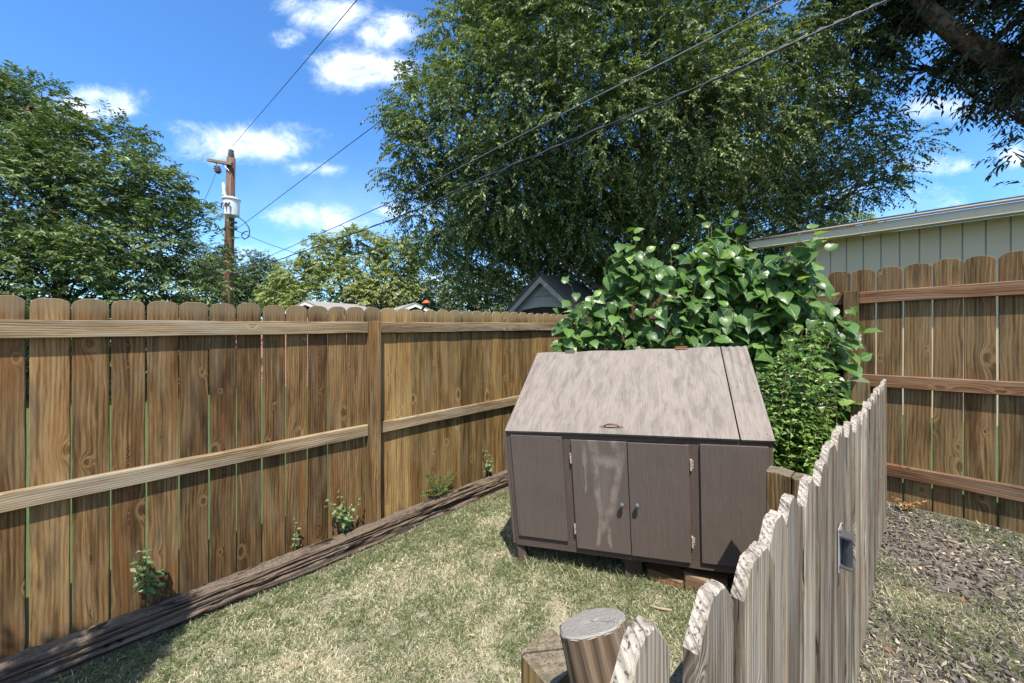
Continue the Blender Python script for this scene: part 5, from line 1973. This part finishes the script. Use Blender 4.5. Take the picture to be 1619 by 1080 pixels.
def far_house(label, apex_px, apex_py, Y, hw, pitch, depth, ang, roofm, wallm):
    apex = at(apex_px, apex_py, Y)
    fd = np.array((math.cos(ang), math.sin(ang), 0)); bk = np.array((-fd[1], fd[0], 0))
    t = thing('far_house', label, 'house', (apex[0], apex[1], -.4))
    eave = apex[2] - hw * pitch
    pL, pR = apex - fd * hw, apex + fd * hw
    pL[2] = pR[2] = eave
    gL, gR = pL.copy(), pR.copy(); gL[2] = gR[2] = -.5
    mb = MB(); slab(mb, [gL, gR, pR, apex - UP * .03, pL], bk * depth)
    mb.build('wall', wallm, t)
    for s_ in (-1, 1):
        e = (pL if s_ < 0 else pR) + fd * s_ * .25 - UP * .25 * pitch
        o = -bk * .25
        mb = MB(); slab(mb, [apex + o, e + o, e + bk * (depth + .3), apex + bk * (depth + .3)], UP * .06)
        mb.build('roof', roofm, t)
        mb = MB(); slab(mb, [apex + o * 1.0 - UP * .01, e + o - UP * .01, e + o - UP * .12, apex + o - UP * .12], bk * .04)
        mb.build('rake_board', M['white_trim'], t)
    mb = MB()
    c = apex - UP * (hw * pitch * .6) - bk * .02
    slab(mb, [c - fd * .16, c + fd * .16, c + fd * .16 + UP * .14, c - fd * .16 + UP * .14], bk * .015)
    mb.build('vent', M['opening_shade'], t)


far_house('distant house with a low grey gable above the left fence near the pole', 490, 478, 15, 1.45, .34, 4, R(-18), M['roof_grey'], M['cream'])
far_house('distant white trimmed house gable above the fence beside the orange capped pole', 655, 481, 15, 1.0, .42, 4, R(28), M['roof_grey'], M['louvre'])


def orange_thing():
    p = at(673, 490, 13)
    t = thing('garden_pole', 'dark pole tipped with an orange cap above the fence by the white gable', 'pole', (p[0] - .25, p[1], -.2))
    mb = MB(); add_tube(mb, [np.array((p[0] - .45, p[1], -.2)), at(665, 493, 13), at(674, 480, 13)], .05, 8)
    mb.build('shaft', M['black_metal'], t)
    mb = MB()
    c = at(674, 478, 13)
    add_tube(mb, [c + UP * -.05, c + UP * -.03, c + UP * .02, c + UP * .07, c + UP * .09], [.16, .17, .12, .06, .02], 14)
    mb.build('cap', M['orange'], t, smooth=True)


orange_thing()


def brick_wall():
    # glimpsed through the gaps of the left fence
    mt, n, out = new_mat('reddish_brick')
    br = n.node('ShaderNodeTexBrick')
    g = n.node('ShaderNodeNewGeometry').outputs['Position']
    px, py, pz = n.sep(g)
    n.put(br.inputs['Vector'], n.xyz(px, pz, 0))
    br.inputs['Color1'].default_value = (.38, .16, .09, 1); br.inputs['Color2'].default_value = (.46, .22, .13, 1)
    br.inputs['Mortar'].default_value = (.45, .36, .28, 1)
    br.inputs['Scale'].default_value = 4
    principled(n, out, br.outputs[0], .9)
    t = thing('brick_wall', 'low reddish brick wall glimpsed through the gaps of the left fence', 'wall', (-12, 10.2, -.2))
    mb = MB(); mb.box((0, 10.5, 0), np.array((1., 0, 0)), UP, np.array((0, -1., 0)), -24, -3.2, -.4, 1.45, -.2, 0, .01)
    mb.build('brickwork', mt, t)
    mb = MB(); mb.box((0, 10.5, 0), np.array((1., 0, 0)), UP, np.array((0, -1., 0)), -24.03, -3.17, 1.452, 1.50, -.23, .03, .01)
    mb.build('coping', M['cream'], t)


brick_wall()


# ------------------------------------------------------------------ utility pole and wires
def pole():
    Y = 14.0
    top = at(365.5, 250, Y); mid = at(363, 360, Y); bot = at(360, 480, Y)
    d = (bot - top); foot = bot + d / abs(d[2]) * (bot[2] + .4)
    t = thing('utility_pole', 'reddish brown wooden utility pole with crossarm and white transformer', 'utility pole', (foot[0], foot[1], -.3))
    mb = MB(); add_tube(mb, [foot, bot, mid, top], [.185, .17, .155, .14], 16)
    mb.build('shaft', M['pole_wood'], t, smooth=True)
    # crossarm to the left
    a, b = at(328, 253, Y - .2), at(363, 259, Y - .2)
    ax = (b - a); L = np.linalg.norm(ax); ax /= L
    up2 = np.cross(ax, np.array((0, -1., 0))); up2 = up2 if up2[2] > 0 else -up2
    mb = MB(); mb.box(a, ax, up2, np.array((0, -1., 0)), 0, L + .1, -.05, .06, -.06, .05, .01, along='x')
    mb.build('crossarm', M['crossarm'], t)
    mb = MB(); add_tube(mb, [at(350, 257, Y - .22), at(362, 270, Y - .18)], .016, 6)
    mb.build('brace', M['galv'], t)
    # pole top insulator
    c = at(365.5, 250, Y)
    prof = [(0, .05), (.06, .12), (.09, .07), (.14, .12), (.17, .07), (.22, .11), (.25, .06), (.30, .10), (.34, .04)]
    mb = MB(); add_tube(mb, [c + UP * a_ for a_, _ in prof], [r for _, r in prof], 14)
    mb.build('insulator', M['porcelain'], t, smooth=True)
    # hanging fuse cutout
    c = at(342.5, 262, Y - .2)
    prof = [(0, .03), (-.05, .11), (-.10, .06), (-.14, .13), (-.19, .07), (-.23, .12), (-.30, .05)]
    mb = MB(); add_tube(mb, [c + np.array((a_ * -.25, 0, a_)) for a_, _ in prof], [r for _, r in prof], 12)
    mb.build('fuse_cutout', M['porcelain'], t, smooth=True)
    mb = MB(); add_tube(mb, [at(341, 254, Y - .2), c], .022, 6)
    mb.build('hanger', M['galv'], t)
    # transformer can in front of the pole
    c0 = at(366, 342, Y - .42)
    prof = [(0, .20), (.02, .245), (.05, .25), (.60, .265), (.62, .30), (.67, .30), (.69, .26), (.73, .15)]
    mb = MB(); add_tube(mb, [c0 + UP * a_ for a_, _ in prof], [r for _, r in prof], 28)
    tf = mb.build('transformer', M['white_can'], t, smooth=False)
    mb = MB()
    for dx_ in (-.12, 0.02, .14):
        p = c0 + np.array((dx_, -.27, .42))
        add_tube(mb, [p, p + np.array((0, -.05, -.05)), p + np.array((0, -.06, -.16))], [.035, .03, .02], 8)
    mb.build('terminal', M['porcelain'], tf)
    mb = MB()
    c1 = at(355, 310, Y - .42)
    prof = [(0, .05), (.06, .08), (.10, .045), (.14, .07), (.18, .04), (.22, .06), (.50, .035), (.52, .0)]
    add_tube(mb, [c1 + np.array((-.1 * a_, 0, a_)) for a_, _ in prof], [max(r, .003) for _, r in prof], 10)
    mb.build('bushing', M['white_trim'], tf, smooth=True)
    mb = MB(); add_tube(mb, [at(364, 322, Y - .2), at(364, 322, Y)], .06, 8)
    mb.build('mounting_bolt', M['galv'], t)
    # spool insulators on the side of the pole
    for py in (352, 362, 432):
        p = at(369.5, py, Y - .1)
        mb = MB()
        add_tube(mb, [p - np.array((.1, 0, 0)), p + np.array((.12, 0, 0))], .045, 8)
        mb.build('wire_clamp', M['galv'], t)
    mb = MB()
    loop = [at(x, y, Y - .25) for x, y in ((374, 342), (386, 350), (394, 362), (393, 374), (386, 377), (382, 372), (386, 367), (392, 366))]
    add_tube(mb, catmull(loop, 6), .018, 6)
    mb.build('drip_loop', M['wire'], t, smooth=True)
    return t


pole()


def wire(label, pts, r0, mat, group=None, sag=0.0):
    P = [np.asarray(p, float) for p in pts]
    if len(P) == 2:
        P = [P[0] * (1 - f) + P[1] * f - UP * sag * 4 * f * (1 - f) for f in np.linspace(0, 1, 13)]
    path = catmull(P, 4)
    mb = MB(); add_tube(mb, path, r0, 6, 0, True)
    o = mb.build('overhead_wire', mat, None, tuple(path[0]), smooth=True)
    tag(o, label, 'wire', group)
    return path


GW = 'overhead wires running from the pole'
wire('thin wire rising steeply from the pole top across the blue sky', [at(366, 233, 14), at(470, 112, 9), at(566, -2, 6.5), at(700, -160, 5)], .008, M['wire'], GW)
wire('thin wire from the transformer up into the left side of the big tree', [at(372, 362, 14), at(395, 347, 13), at(612, 184, 8.5), at(900, -20, 6)], .009, M['wire'], GW)
w1 = wire('upper grey service wire crossing the big tree', [at(362, 432, 14), at(400, 416, 12.6), at(610, 323, 7.0), at(870, 190, 4.7), at(1110, 68, 3.9), at(1245, -4, 3.5), at(1420, -100, 3.3)], .0085, M['wire_grey'], GW)
p2 = [at(368, 436, 14), at(420, 418, 12), at(620, 347, 6.6), at(760, 283, 5.0), at(1080, 148, 3.6), at(1250, 70, 3.2), at(1400, 2, 3.0), at(1560, -75, 2.9)]
w2 = wire('lower thick black service cable crossing the big tree', p2, .011, M['wire'], GW)
# bare neutral twisted round the cable
path = catmull(p2, 60)
off = np.array([np.array((math.sin(i * .55), 0, math.cos(i * .55))) * .017 for i in range(len(path))])
V, F, W = tube_arrays(path + off, .0045, 5)
o = put('overhead_wire', V, F, M['wire_grey'], None, tuple(path[0]), {'wco': W, 'rnd': [.5] * len(V)}, smooth=True)
tag(o, 'bare grey neutral strand wound round the thick black cable', 'wire', GW)
wire('short sagging wire from the pole to the pale tree', [at(372, 364, 14), at(420, 384, 14), at(470, 402, 14.3), at(500, 420, 15)], .012, M['wire'], GW)
wire('thin wire dropping from the fuse cutout behind the left tree', [at(344, 268, 13.8), at(333, 295, 13), at(320, 325, 12), at(300, 380, 11)], .008, M['wire'], GW)
